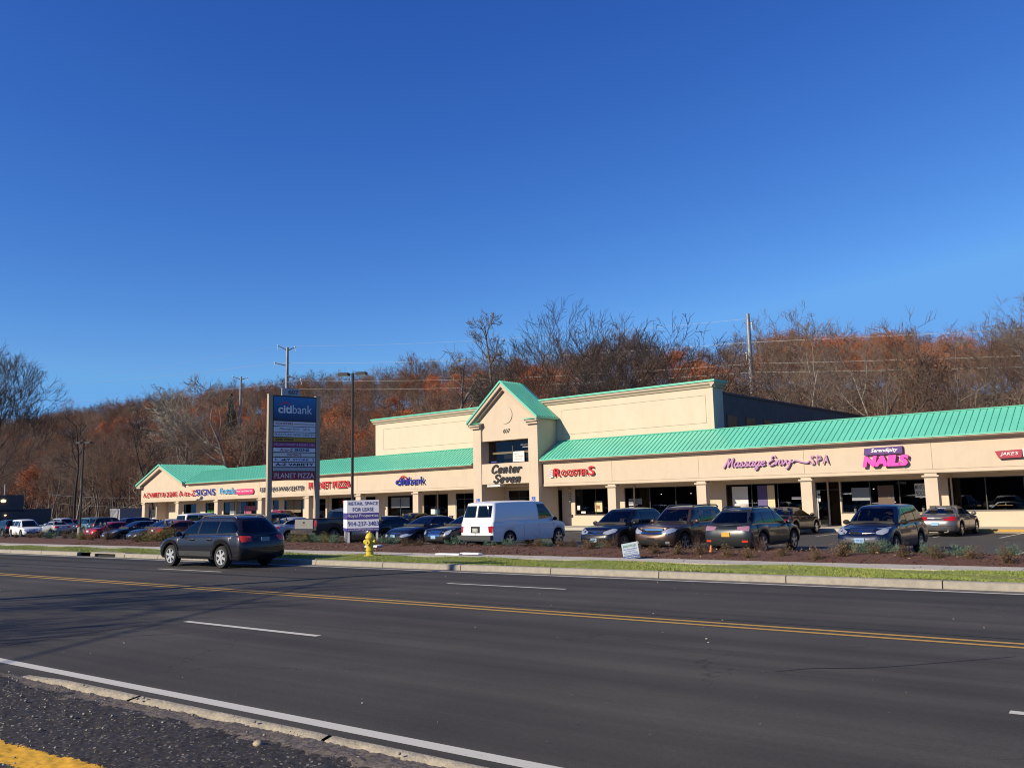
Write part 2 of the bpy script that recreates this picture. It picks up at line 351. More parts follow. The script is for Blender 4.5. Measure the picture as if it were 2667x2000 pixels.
# chips and fallen leaves on the bed: small curled pieces
n = 26000; x = -45+46*rng.random(n); y = 22.5+ (27.0-22.5)*rng.random(n); t = (y-22.5)/(27.5-.055*x-22.5)
z = .155+.16*np.sin(np.pi*np.minimum(1, t*1.15))-.33*np.maximum(0, t-.45)/.55+.01*rng.random(n)
def bits(x, y, z, smin, smax):
    n = len(x); c = np.stack([x,y,z],1); a = rng.normal(size=(n,3)); a /= np.linalg.norm(a,axis=1)[:,None]; a[:,2] *= .5
    b_ = rng.normal(size=(n,3)); b_[:,2] *= .5; b_ /= np.linalg.norm(b_,axis=1)[:,None]; s = (smin+(smax-smin)*rng.random(n))[:,None]
    return np.stack([c-a*s, c+b_*s*.5, c+a*s, c-b_*s*.5], 1).reshape(-1,3)
M_chip = mat('mulch_chip', (.065,.022,.011), .95, col2=(.16,.07,.035), scale=9)
tag(link('mulch_chips', tris_mesh('chips', bits(x,y,z,.015,.05), M_chip, 4)), 'dark red bark chips scattered over the planting bed', 'mulch', kind='stuff')
n = 900; x = -40+42*rng.random(n); y = 19.2+ 7.4*rng.random(n); t = np.clip((y-22.5)/(27.5-.055*x-22.5),0,1)
z = np.where(y < 22.5, .235, .20+.16*np.sin(np.pi*np.minimum(1, t*1.15))-.33*np.maximum(0, t-.45)/.55)
z = np.where((y > 21.24) & (y < 22.5), .185, z)
tag(link('fallen_leaves', tris_mesh('leaves', bits(x,y,z,.02,.05), mat('dry_leaf', (.30,.17,.08), .8, col2=(.5,.38,.22), scale=3), 4)), 'dry tan leaves scattered over grass and planting bed', 'leaves', kind='stuff')

# ---- parking lot (follows the slope of the plaza) in the building frame
ss = list(np.arange(-330, 80, 10)); vs = []
for s_ in ss:
    for d in (-24.5, -1.6): vs.append(bw(s_, d, zlot(s_)+(.0 if d < -3 else 0)))
struct(MB().add(vs, [(i*2,(i+1)*2,(i+1)*2+1,i*2+1) for i in range(len(ss)-1)]).build('parking_lot', M_lot))
ss = list(np.arange(-330, -99, 10)); vs = []
for s_ in ss:
    for d in (-1.6, 6, 22): vs.append(bw(s_, d, zlot(s_)))
struct(MB().add(vs, [(i*3+j,(i+1)*3+j,(i+1)*3+j+1,i*3+j+1) for i in range(len(ss)-1) for j in range(2)]).build('side_parking_lot', M_lot))
lb = MB()
for k in range(46):
    for (d0, d1) in ((-21.2,-15.8), (-7.0,-2.0)):
        s_ = -3.6-2.72*k
        if d0 > -10 and s_ < -99: continue
        z0 = zlot(s_)+.004
        lb.quad(bw(s_-.05,d0,z0), bw(s_+.05,d0,z0), bw(s_+.05,d1,z0), bw(s_-.05,d1,z0))
struct(lb.build('parking_lines', M_white))

# ---- terrain: plain under everything, wooded ridge behind the shops
def HT(x):
    tab = [(-600,44),(-413,41),(-284,38),(-214,34),(-146,31.5),(-105,29),(-67,24.5),(-33,21.5),(40,19)]
    for (p, vp), (q, vq) in zip(tab, tab[1:]):
        if x <= q: return vp+(vq-vp)*max(0, x-p)/(q-p)
    return 19
def hill(s_, d):
    t = min(1, max(0, (d-33)/112)); t = t*t*(3-2*t)
    hh = HT(s_)
    far = min(1, max(0, (d-150)/150)); 
    return zlot(s_)-.22+hh*t-6*far+(1.2*math.sin(s_*.11+d*.07)*t)
sg = list(np.arange(-760, 200, 12)); dg_ = [-140,-60,-30,-8,0,10,20,30]+list(np.arange(36,156,8))+[170,200,260,400,700]
vs = [bw(a, d, hill(a, d)) for a in sg for d in dg_]; nd = len(dg_)
struct(MB().add(vs, [(i*nd+j,(i+1)*nd+j,(i+1)*nd+j+1,i*nd+j+1) for i in range(len(sg)-1) for j in range(nd-1)]).build('ground', mat('leaf_litter', (.065,.038,.024), .95, col2=(.12,.08,.05), scale=.5, bump=.5, bscale=2), smooth=True))

# ---- near side of the road: coarse patching, sand fringe, yellow-painted line
def fbm(x, y):
    r = np.random.default_rng(4); z = np.zeros_like(x)
    for k in range(26):
        a = r.random()*6.28; f = 6*1.17**k; z += np.sin(f*(x*np.cos(a)+y*np.sin(a))+r.random()*6.28)*(1/(1+k*.12))
    return z/8
gx = np.arange(-13.5, -2.5, .022); gy = np.concatenate([np.arange(2.2, 4.86, .022)]); X, Y = np.meshgrid(gx, gy, indexing='ij')
Z = .055+.018*fbm(X, Y)+.016*rng.random(X.shape)+.02*np.sin(X*.9)*np.exp(-((Y-4)/1)**2)
Z -= np.clip((Y-4.55)/.3, 0, 1)*.04
vs = np.stack([X,Y,Z],-1).reshape(-1,3); nx, ny = X.shape
idx = np.arange(nx*ny).reshape(nx,ny); fs = np.stack([idx[:-1,:-1],idx[1:,:-1],idx[1:,1:],idx[:-1,1:]],-1).reshape(-1,4)
def grid_mesh(name, v, f, m):
    me = bpy.data.meshes.new(name); me.vertices.add(len(v)); me.vertices.foreach_set('co', v.astype(np.float32).ravel())
    me.loops.add(f.size); me.loops.foreach_set('vertex_index', f.astype(np.int32).ravel()); me.polygons.add(len(f))
    me.polygons.foreach_set('loop_start', np.arange(0, f.size, 4, dtype=np.int32)); me.update(calc_edges=True); me.validate(); me.materials.append(m); return me
m = bpy.data.materials.new('coarse_path'); m.use_nodes = True; n_ = m.node_tree.nodes; l_ = m.node_tree.links; b_ = n_['Principled BSDF']; b_.inputs['Roughness'].default_value = .75
g_ = n_.new('ShaderNodeNewGeometry')
v1 = n_.new('ShaderNodeTexVoronoi'); v1.inputs['Scale'].default_value = 55; l_.new(g_.outputs['Position'], v1.inputs['Vector'])
r1 = n_.new('ShaderNodeValToRGB'); sp_ = n_.new('ShaderNodeSeparateColor'); l_.new(v1.outputs['Color'], sp_.inputs[0]); l_.new(sp_.outputs[0], r1.inputs[0])
e = r1.color_ramp.elements; e[0].position = 0; e[0].color = (.013,.011,.010,1); e[1].position = .90; e[1].color = (.038,.032,.026,1)
e2 = e.new(.955); e2.color = (.10,.09,.07,1); e3 = e.new(1.0); e3.color = (.24,.21,.16,1)
sx = n_.new('ShaderNodeSeparateXYZ'); l_.new(g_.outputs['Position'], sx.inputs[0])
nz = n_.new('ShaderNodeTexNoise'); nz.inputs['Scale'].default_value = 2.2; nz.inputs['Detail'].default_value = 8; nz.inputs['Roughness'].default_value = .7; l_.new(g_.outputs['Position'], nz.inputs['Vector'])
def mth(op, a, b=None, c=None):
    q = n_.new('ShaderNodeMath'); q.operation = op
    for i, w in enumerate((a, b, c)):
        if w is None: continue
        if isinstance(w, (int, float)): q.inputs[i].default_value = w
        else: l_.new(w, q.inputs[i])
    return q.outputs[0]
# sandy fringe beside the kerb, its edge broken by the noise
fr = mth('ADD', sx.outputs[1], mth('MULTIPLY', mth('SUBTRACT', nz.outputs['Fac'], .5), .9))
fr = mth('SUBTRACT', fr, mth('MULTIPLY', mth('ADD', sx.outputs[0], 9), -.035))
fr = mth('GREATER_THAN', fr, 4.60)
mx = n_.new('ShaderNodeMix'); mx.data_type = 'RGBA'; l_.new(fr, mx.inputs[0]); l_.new(r1.outputs[0], mx.inputs[6]); 
r2 = n_.new('ShaderNodeValToRGB'); l_.new(sp_.outputs[1], r2.inputs[0]); r2.color_ramp.elements[0].color = (.08,.062,.044,1); r2.color_ramp.elements[1].color = (.20,.16,.12,1); l_.new(r2.outputs[0], mx.inputs[7])
# worn yellow paint line
d_ = mth('ABSOLUTE', mth('SUBTRACT', mth('SUBTRACT', sx.outputs[1], mth('MULTIPLY', mth('ADD', sx.outputs[0], 7.6), .03)), 3.24))
nz2 = n_.new('ShaderNodeTexNoise'); nz2.inputs['Scale'].default_value = 16; nz2.inputs['Detail'].default_value = 8; nz2.inputs['Roughness'].default_value = .75; l_.new(g_.outputs['Position'], nz2.inputs['Vector'])
yl = mth('LESS_THAN', mth('ADD', d_, mth('MULTIPLY', mth('SUBTRACT', nz2.outputs['Fac'], .42), .22)), .18)
my = n_.new('ShaderNodeMix'); my.data_type = 'RGBA'; l_.new(yl, my.inputs[0]); l_.new(mx.outputs[2], my.inputs[6]); my.inputs[7].default_value = (.62,.33,.02,1)
l_.new(my.outputs[2], b_.inputs['Base Color'])
struct(link('roadside_path', grid_mesh('roadside_path', vs, fs, m)))
struct(MB().box(-420,-13.5,-40,4.78,-.2,.05).box(-2.5,160,-40,4.78,-.2,.05).box(-13.5,-2.5,-40,2.2,-.2,.05).build('roadside_ground', mat('roadside_dark', (.04,.037,.033), .9, var=.4, scale=5, bump=.6)))
n = 420; x = -42+40*rng.random(n); y = 5.5+13.2*rng.random(n)
tag(link('road_litter', tris_mesh('litter', bits(x, y, np.full(n, .012), .006, .022), mat('litter_pale', (.5,.47,.42), .8), 4)), 'tiny pale chips and grit scattered on the road', 'litter', kind='stuff')
# small stones lying about
M_stone = mat('stone', (.42,.33,.22), .8, var=.3, scale=8)
sv = MB(); rnd = random.Random(21)
for i in range(240):
    x_, y_ = rnd.uniform(-11.5,-3.2), rnd.uniform(3.0, 4.9); r_ = rnd.uniform(.006,.016)
    sv.ball((x_, y_, .062+r_*.3), r_*rnd.uniform(.8,1.5), r_, r_*.7, n=6)
tag(sv.build('gravel', mat('gravel', (.3,.27,.22), .8, var=.4, scale=9), smooth=True), 'small loose grit on the dark roadside patching', 'gravel', kind='stuff')
st = MB().ball((0,0,0), .045, .035, .028, n=9); rr_ = random.Random(2)
st.v = [(v[0]*(1+rr_.uniform(-.1,.1)), v[1]*(1+rr_.uniform(-.1,.1)), v[2]*(1+rr_.uniform(-.1,.1))) for v in st.v]
tag(st.build('stone', M_stone, smooth=True, loc=(-5.72,4.39,.085)), 'rounded tan stone lying alone on the dark roadside patching', 'stone')
# ================================================================ shopping centre
M_stucco = mat('stucco', (.715,.575,.425), .9, var=.035, scale=.9, bump=.35, bscale=60, streak=.03)
M_stucco2 = mat('stucco_pale', (.76,.635,.465), .9, var=.03, scale=.7, bump=.3, bscale=60, streak=.028)
M_groove = mat('groove', (.36,.28,.20), .9)
M_trim = mat('cornice_paint', (.64,.49,.36), .8, var=.03, scale=1)
M_green = mat('green_metal', (.17,.66,.46), .42, var=.07, scale=.35, coat=.15, streak=.03)
M_seam = mat('green_seam', (.10,.50,.345), .5)
M_dark = mat('anodised', (.07,.06,.052), .4, spec=.4)
M_alum = mat('aluminium', (.45,.45,.45), .35, .8)
M_void = mat('interior_dark', (.018,.015,.013), .9)
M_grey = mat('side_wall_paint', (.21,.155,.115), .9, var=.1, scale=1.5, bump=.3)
def glass_mat(name, tint=(.03,.035,.04), alpha=.35):
    m = bpy.data.materials.new(name); m.use_nodes = True; n = m.node_tree.nodes; l = m.node_tree.links; n.remove(n['Principled BSDF'])
    g = n.new('ShaderNodeBsdfGlossy'); g.inputs['Roughness'].default_value = .02; g.inputs['Color'].default_value = (.8,.85,.9,1)
    t = n.new('ShaderNodeBsdfTransparent'); t.inputs['Color'].default_value = (*[alpha]*3, 1)
    f = n.new('ShaderNodeFresnel'); f.inputs['IOR'].default_value = 1.55; mx = n.new('ShaderNodeMixShader')
    l.new(f.outputs[0], mx.inputs[0]); l.new(t.outputs[0], mx.inputs[1]); l.new(g.outputs[0], mx.inputs[2]); l.new(mx.outputs[0], n['Material Output'].inputs[0]); return m
M_shop = glass_mat('shop_glass', alpha=.55)
mall = empty('shopping_center', BLOC, BROT, 'long single storey beige stucco strip mall with green metal roof and gabled tower', 'shopping center')
ZS = lambda s_: -.0045*min(60, max(0, -s_-46))       # the left wing follows the falling ground
def sheared(mb):
    mb.v = [(x, y, z+ZS(x)) for x, y, z in mb.v]; return mb
# pavement slab and kerb in front of the shops (setting)
mb = MB(); s_ = -101.0
while s_ < 14:
    mb.box(s_+.006, min(s_+3, 14)-.006, -1.9, 2.4, zlot(s_+1.5)-.1, -.03+ZS(s_+1.5)*.6+.0); s_ += 3
shopwalk = mb.build('shopfront_pavement', M_walk); struct(shopwalk); shopwalk.location = BLOC; shopwalk.rotation_euler = (0,0,BROT)
mb = MB().box(-13.3, -6.2, -1.93, -1.72, -.15, -.018)
yk = struct(mb.build('yellow_kerb', M_yel)); yk.location = BLOC; yk.rotation_euler = (0,0,BROT)

def wing(s0, s1, joints, end_left):
    f = MB().box(s0, s1, 0, .4, 2.87, 4.6)                       # fascia beam
    f.box(s0, s1, -.025, -.002, 2.89, 3.06)                      # proud lower band
    sheared(f).build('fascia', M_stucco, mall)
    g = MB().box(s0+.01, s1-.01, -.006, -.001, 3.063, 3.085)
    for j in joints: g.box(j-.012, j+.012, -.004, -.001, 3.09, 4.55)
    sheared(g).build('control_joint', M_groove, mall)
    c = MB().prism([(-.0,4.52),(-.14,4.56),(-.16,4.62),(-.30,4.66),(-.40,4.70),(-.44,4.72),(-.44,4.765),(.0,4.765)], 'x', s0, s1)
    sheared(c).build('cornice', M_trim, mall)
    # mansard roof slab
    r = MB(); n = int((s1-s0)/3)+1
    for i in range(n):
        a, b = s0+(s1-s0)*i/n, s0+(s1-s0)*(i+1)/n
        r.prism([(-.47,4.768),(-.47,4.83),(1.84,6.24),(1.98,6.24),(1.98,6.14),(.1,4.768)], 'x', a, b)
    sheared(r).build('roof', M_green, mall)
    q = MB(); k = s0+.15
    while k < s1-.02:
        q.add([(k-.016,-.472,4.828),(k+.016,-.472,4.828),(k+.016,1.84,6.242),(k-.016,1.84,6.242),(k-.016,-.472,4.868),(k+.016,-.472,4.868),(k+.016,1.84,6.282),(k-.016,1.84,6.282)],
              [(0,3,2,1),(4,5,6,7),(0,1,5,4),(1,2,6,5),(2,3,7,6),(3,0,4,7)]); k += .335
    q.box(s0, s1, 1.80, 2.02, 6.245, 6.30)
    sheared(q).build('roof_seams', M_seam, mall)
    w = MB().box(s0, s1, .4, 2.2, 2.84, 2.90)
    sheared(w).build('soffit', M_stucco, mall)
wing(-40.18, 14, [-34.1,-27.4,-20.45,-13.4,-6.4,.6], False)
wing(-91.0, -47.05, [-54.0,-61.6,-69.2,-77.1,-85.1], True)
# left gable end: fascia, gable wall, cross roof
f = MB().box(-102.0, -91.0, 0, .4, 2.87, 4.6).box(-102.0, -91.0, -.025, -.002, 2.89, 3.06)
f.prism([(-102.0,4.6),(-92.2,4.6),(-97.1,6.85)], 'y', 0, .35)
sheared(f).build('fascia', M_stucco, mall)
sheared(MB().box(-101.98,-91.02,-.006,-.001,3.063,3.085).box(-93.3,-93.28,-.004,-.001,3.09,4.55)).build('control_joint', M_groove, mall)
sheared(MB().box(-102.0,-101.65,.4,9.0,2.87,4.75).box(-102,-91,.4,2.2,2.84,2.90)).build('return_fascia', M_stucco, mall)
r = MB(); ax, az = -97.1, 7.18
for sgn, ex in ((-1,-102.55), (1,-91.65)):
    ez = 4.95
    r.add([(ax,-.5,az),(ex,-.5,ez),(ex,8,ez),(ax,8,az),(ax,-.5,az-.12),(ex,-.5,ez-.12),(ex,8,ez-.12),(ax,8,az-.12)], [(0,1,2,3),(4,7,6,5),(0,4,5,1),(1,5,6,2),(2,6,7,3),(3,7,4,0)])
r.box(-102.55,-101.5,-.46,.1,4.78,4.83)
sheared(r).build('gable_roof', M_green, mall)
q = MB()
for sgn, ex in ((-1,-102.55), (1,-91.65)):
    ez = 4.95
    for i in range(26):
        y = -.45+i*.33
        q.tube((ax, y, az+.03), (ex, y, ez+.03), .055, n=4)
sheared(q).build('gable_seams', M_green, mall)
rk = MB()
for ex in (-102.45, -91.75):
    a = Vector((ax,0,az-.14)); b = Vector((ex,0,4.81)); dn = Vector((0,0,-.34))
    rk.add([(a.x,-.38,a.z),(b.x,-.38,b.z),(b.x,-.38,b.z-.28),(a.x,-.38,a.z-.36),(a.x,-.002,a.z),(b.x,-.002,b.z),(b.x,-.002,b.z-.28),(a.x,-.002,a.z-.36)], [(0,1,2,3),(4,7,6,5),(0,4,5,1),(1,5,6,2),(2,6,7,3),(3,7,4,0)])
rk.box(-102.45,-101.6,-.40,.05,4.55,4.776)
sheared(rk).build('rake_trim', M_trim, mall)
# downpipes, wall vents and soffit lamps
def extras(s0):
    off = ZS(s0)
    MB().box(s0+.42,s0+.50,2.10,2.19,.0+off,2.83+off).build('downpipe', M_trim, mall)
    MB().lathe([(0.001,2.825+off),(.10,2.825+off),(.12,2.80+off)], (s0+3.1,1.2,0), 'z', 14).build('soffit_lamp', P0, mall)
P0 = mat('soffit_lens', (.6,.58,.5), .4)
for c_ in (-85.25,-69.15,-54.0,-34.2,-20.42,-13.55): extras(c_)
# columns
def column(c):
    z0 = -.04+ZS(c)*.6; w = .33
    m = MB().box(c-w, c+w, .02, .52, z0, 2.62)
    m.box(c-w-.03,c+w+.03,-.01,.55,2.62,2.67).box(c-w-.10,c+w+.10,-.08,.62,2.67,2.76).box(c-w+.02,c+w-.02,.03,.5,2.76,2.895)
    sheared(m).build('column', M_stucco, mall)
for c in (-101.4,-93.5,-85.25,-77.0,-69.15,-61.5,-54.0,-34.2,-27.3,-20.42,-13.55,-6.6,.3,7.2): column(c)
# storefront wall with real openings -------------------------------------------------
DW = 2.2
openings = [ # s0, s1, z0, z1, kind
 (-96.0,-93.2,.55,2.55,'w'),(-91.2,-89.3,.0,2.6,'d'),(-87.4,-80.9,.35,2.62,'w'),(-78.0,-76.9,.0,2.65,'d'),(-75.95,-72.75,.7,2.6,'w'),(-70.55,-69.1,.0,2.6,'d'),
 (-68.2,-64.6,.7,2.62,'w'),(-63.1,-61.7,.0,2.62,'d'),(-60.05,-56.7,.7,2.62,'w'),(-55.35,-52.35,.55,2.62,'w'),(-51.45,-49.4,.0,2.62,'d'),(-45.55,-43.4,.0,2.68,'d'),
 (-41.2,-40.2,.0,2.62,'d'),(-39.0,-35.3,.72,2.64,'w'),(-34.6,-28.4,.6,2.62,'w'),(-26.7,-21.4,.5,2.62,'w'),(-20.75,-19.3,.0,2.6,'d'),(-19.22,-14.2,.72,2.6,'w'),
 (-13.28,-5.9,.80,2.62,'w'),(-5.2,-4.1,0,2.6,'d'),(-3.0,3.5,.8,2.62,'w'),(5,11,.6,2.6,'w')]
wl = MB(); cur = -99.9
for (a, b, z0, z1, k) in openings:
    wl.box(cur, a, DW, DW+.2, -.05, 2.88)
    wl.box(a, b, DW, DW+.2, z1, 2.88)
    if z0 > .02: wl.box(a, b, DW, DW+.2, -.05, z0)
    cur = b
wl.box(cur, 14, DW, DW+.2, -.05, 2.88)
wl.box(-100.1,-99.9,.9,9,-.6,2.88)
sheared(wl).build('storefront_wall', M_stucco, mall)
rs = random.Random(31)
M_floor = mat('shop_floor', (.12,.10,.085), .7)
M_inwall = mat('shop_inner_wall', (.055,.042,.032), .9)
for (a, b, z0, z1, k) in openings:
    off = ZS((a+b)/2)
    fr = MB(); t = .05
    fr.box(a,b,DW+.04,DW+.14,z1-t,z1).box(a,b,DW+.04,DW+.14,max(z0,-.03),max(z0,-.03)+t)
    n = max(1, round((b-a)/1.9)) if k == 'w' else (2 if b-a > 1.6 else 1)
    for i in range(n+1):
        c = a+t/2+(b-a-t)*i/n; fr.box(c-t/2,c+t/2,DW+.041,DW+.139,max(z0,-.03)+t,z1-t)
    if k == 'd': fr.box(a+.05,b-.05,DW+.045,DW+.135,2.1,2.15)
    fr.v = [(x,y,z+off) for x,y,z in fr.v]
    o = fr.build('window_frame' if k == 'w' else 'door_frame', M_dark, mall)
    p = MB().quad((a,DW+.09,max(z0,0)+off),(b,DW+.09,max(z0,0)+off),(b,DW+.09,z1+off),(a,DW+.09,z1+off)).build('pane', M_shop, o, fix=False)
    if k == 'd':
        h = MB().box(a+.12,a+.15,DW-.02,DW+.02,.9+off,1.3+off).box(a+.05,a+.11,DW+.03,DW+.038,.0+off,2.1+off).build('handle', M_alum, o)
    if k == 'w' and z0 > .4: MB().box(a-.03,b+.03,DW-.06,DW+.0395,z0+off,z0+.045+off).build('sill', mat('sill_grey', (.20,.185,.17), .8), o)
# dark shop interior: floor, back wall, ceiling and counters
it = MB().box(-99.9,14,9,9.2,-.4,2.9).box(-99.9,14,DW+.2,9,-.35,-.25 ).box(-99.9,14,DW+.2,9,2.78,2.86)
for s_ in (-92.3,-80,-71.6,-63.9,-48.5,-42.4,-39.6,-28.1,-21.1,-13.8,4.4): it.box(s_-.05,s_+.05,DW+.2,9,-.3,2.8)
sheared(it).build('interior', M_inwall, mall)
# things seen inside the glass and posters on it
def panel(name, m, a, b, z0, z1, d=DW+.06, par=mall, lab=None):
    o = MB().box(a,b,d,d+.012,z0,z1).build(name, m, par)
    if lab: o['label'] = lab
    return o
P_white = mat('poster_white', (.62,.60,.58), .6); P_blue = mat('poster_blue', (.10,.30,.45), .6); P_pink = mat('poster_pink', (.35,.08,.16), .6)
P_green = mat('poster_green', (.12,.45,.10), .6); P_orange = mat('poster_orange', (.65,.20,.07), .6); P_purple = mat('poster_purple', (.10,.07,.22), .6); P_yel = mat('poster_cream', (.75,.58,.32), .6)
for nm, m_, a, b, z0, z1 in [
 ('poster', P_white, -26.3,-25.2,1.0,2.47), ('poster', P_orange, -26.1,-25.2,.95,1.35), ('poster', P_purple, -24.55,-23.9,1.15,2.5),('poster', P_yel, -23.88,-23.4,1.15,2.5),
 ('poster', P_white, -24.55,-23.4,.9,1.13),('poster', P_white, -22.3,-21.7,1.6,1.75),('poster', mat('poster_grey',(.25,.27,.29),.6), -34.3,-33.2,1.45,1.85),('poster', P_white, -34.3,-33.55,1.38,1.47),
 ('poster', mat('poster_grey',(.25,.27,.29),.6),-34.3,-33.5,.7,1.3),('poster', P_yel, -37.25,-36.6,.95,1.72),('poster', P_orange, -37.1,-36.8,1.15,1.42),('poster', P_white, -38.85,-38.6,1.1,1.42),('poster', P_white, -38.5,-38.1,.85,1.0),
 ('poster', P_blue, -54.0,-53.4,.9,1.3),('poster', P_white, -54.5,-54.02,.9,1.32),('poster', P_blue, -58.8,-58.0,1.75,2.2),('poster', mat('poster_haze',(.25,.28,.30),.6), -59.6,-57.2,1.5,2.4),
 ('poster', mat('poster_haze',(.25,.28,.30),.6), -86.2,-84.0,1.2,2.45),('poster', P_white,-86.2,-84.1,.98,1.15),('poster', P_pink, -83.4,-81.2,1.5,1.95),('poster', P_pink, -83.4,-82.0,1.0,1.4),('poster', P_green, -90.9,-89.5,1.35,1.6),
 ('poster', P_pink, -77.95,-76.95,1.45,1.6),('poster', P_white, -50.2,-49.6,.9,1.25),('poster', mat('poster_wood',(.20,.15,.09),.6), -75.5,-73.2,1.2,2.45),
 ('poster', P_white, -20.7,-20.5,1.9,2.15),('poster', P_white, -20.68,-20.5,1.45,1.8),('poster', mat('poster_grey',(.25,.27,.29),.6), -18.6,-17.5,1.45,2.2),('poster', P_white, -18.3,-17.85,1.55,1.67),
 ('poster', mat('poster_brown',(.12,.07,.04),.6), -17.1,-16.2,1.0,2.3),('poster', P_white,-16.55,-16.2,1.55,1.72),('poster', P_white, -15.05,-14.3,1.6,2.35)]:
    panel(nm, m_, a, b, z0, z1, d=DW+.070)
text('window_lettering', 'MANICURE', .68, .27, mat('lettering_dark',(.03,.05,.05),.6), mall, (-15.02,DW+.068,2.02), ext=.004, bold=.01)
text('window_lettering', 'PEDICURE', .68, .27, MATS['lettering_dark'], mall, (-15.02,DW+.068,1.66), ext=.004, bold=.01)
text('window_lettering', 'OPEN', .28, .10, MATS['lettering_dark'], mall, (-16.51,DW+.068,1.585), ext=.004)
text('window_lettering', 'OPEN', .5, .12, mat('lettering_grey',(.25,.25,.25),.6), mall, (-16.0,DW+.080,2.35), ext=.004)
neon = text('neon_sign', 'PIZZA', 1.0, .28, mat('neon_red', (1,.03,.03), .5, emit=.8), mall, (-66.9,DW+.3,2.0), ext=.01); neon['label'] = 'red neon pizza sign'
M_lam = mat('table_laminate',(.75,.45,.14),.5)
def table(a, lab):                                   # things standing inside the restaurant window
    e = empty('cafe_table', bw(a, DW+1.0, 0)[:], BROT, lab, 'table', 'cafe tables behind the window')
    MB().box(-.42,.42,-.3,.3,1.05,1.08).build('table_top', M_lam, e); MB().box(-.03,.03,-.03,.03,0,1.05).box(-.2,.2,-.2,.2,-.02,.02).build('leg', M_dark, e)
    j = MB().tube((.05,-.1,1.08),(.05,-.1,1.2),.035,.02,8).build('condiment_bottle', P_white, e)
for a, l_ in ((-12.3,'yellow-topped cafe table behind the large dark window, leftmost'),(-10.75,'yellow-topped cafe table with bottles in the middle of the dark window'),(-9.2,'yellow-topped cafe table behind the dark window by the right edge')): table(a, l_)
for a, l_ in ((-14.75,'white flower pot on the nail salon sill, left of the last pair'),(-14.5,'white flower pot on the nail salon sill beside the column'),(-18.55,'small white pot on the sill by the salon door'),(-18.2,'second small white pot on the sill by the salon door')):
    e = empty('flower_pot', bw(a, DW+.35, .78)[:], BROT, l_, 'flower pot', 'pots on the salon window sill')
    MB().tube((0,0,0),(0,0,.2),.06,.085,10).build('pot', P_white, e)
    pl = MB()
    for k in range(14): t_ = k*.45; pl.add([(0,0,.19),(.03*math.cos(t_+1),.03*math.sin(t_+1),.26),(.10*math.cos(t_),.10*math.sin(t_),.27+.05*(k%3)),(.03*math.cos(t_-1),.03*math.sin(t_-1),.26)], [(0,1,2,3)])
    pl.build('plant', mat('pot_plant',(.05,.12,.04),.7), e)
wl_ = MB()
for a, z in ((-19.6,2.25),): wl_.ball((a,3.2,z),.06,.06,.06,8)
wl_.build('indoor_lamp', mat('lamp_warm',(1,.62,.25),.5,emit=6), mall)
for a, z in ((-30.6,2.1),(-30.0,1.95),(-29.6,2.2),(-29.2,1.8),(-33.0,2.1),(-25.0,2.3),(-22.4,1.75),(-22.0,1.72),(-18.1,2.1),(-16.9,1.3),(-15.3,1.9)): MB().box(a,a+.08,4.5,4.52,z,z+.04).build('ceiling_light', mat('lamp_white',(1,.95,.9),.5,emit=2.2), mall)
# barber pole, round lamp and wall fixture beside the first door on the right wing
bp = MB(); 
for i in range(9): bp.tube((-39.38,DW-.12,1.72+i*.08),(-39.38,DW-.12,1.80+i*.08),.07,n=12,mi=i%2)
bp.build('barber_pole', [P_white, mat('pole_black',(.03,.03,.04),.4)], mall)
MB().ball((-39.42,DW-.1,2.58),.12,.09,.12,12).build('round_lamp', P_yel, mall, smooth=True)
MB().box(-39.45,-39.25,DW-.16,DW-.01,.62,.78).build('wall_box', M_dark, mall)
# ---- central tower ----------------------------------------------------------------
T0, T1, TF = -46.85, -40.3, -.44
tw = MB()
tw.box(T0, T0+.85, TF, 2.2, -.05, 7.9).box(T1-.9, T1, TF, 1.86, -.05, 7.9)
tw.box(T0+.85, T1-.9, TF+.14, 1.86, 6.5, 7.9)
tw.box(T0+.85, T1-.9, TF+.05, .5, 3.18, 4.74)
tw.prism([(T0,7.9),(T1,7.9),((T0+T1)/2,10.62)], 'y', TF+.14, 1.86)
tw.build('tower', M_stucco, mall)
MB().box(T0+.85, T1-.9, .5, 2.19, 3.0, 3.2).build('entry_soffit', M_stucco, mall)
wf = MB().box(T0+.85,T1-.9,.45,.5,4.74,4.80).box(T0+.85,T1-.9,.45,.5,6.44,6.5).box(-43.56,-43.46,.45,.5,4.8,6.44)
wf = wf.build('window_frame', M_dark, mall)
MB().quad((T0+.85,.47,4.8),(T1-.9,.47,4.8),(T1-.9,.47,6.44),(T0+.85,.47,6.44)).build('pane', M_shop, wf, fix=False)
MB().box(T0+.85,T1-.9,1.5,1.52,4.74,6.5).build('stairwell_wall', mat('stair_dark',(.05,.045,.04),.9), mall)
MB().box(T0+.95,T1-.95,.55,.60,5.50,5.66).build('handrail_panel', mat('cream',(.75,.62,.33),.7), mall)
MB().box(-43.40,-42.28,.36,.38,4.84,5.62).build('paper_notice', P_white, mall)
for i, (t_, w_) in enumerate((('OFFICE',.42),('SPACE AVAILABLE',.85),('CALL FOR INFO',.8))):
    text('window_lettering', t_, w_, .09, MATS['lettering_grey'], mall, (-43.25, .358, 5.38-.19*i), ext=.002)
text('window_lettering', "alzheimer's", .95, .15, P_white, mall, (-42.65,.40,6.08), ext=.004)
text('window_lettering', 'association', .9, .12, P_white, mall, (-42.45,.40,5.88), ext=.004)
MB().box(T0+1.0,T0+1.7,.40,.415,4.86,4.96).build('blue_sticker', mat('sticker_blue',(.05,.06,.35),.5), mall)
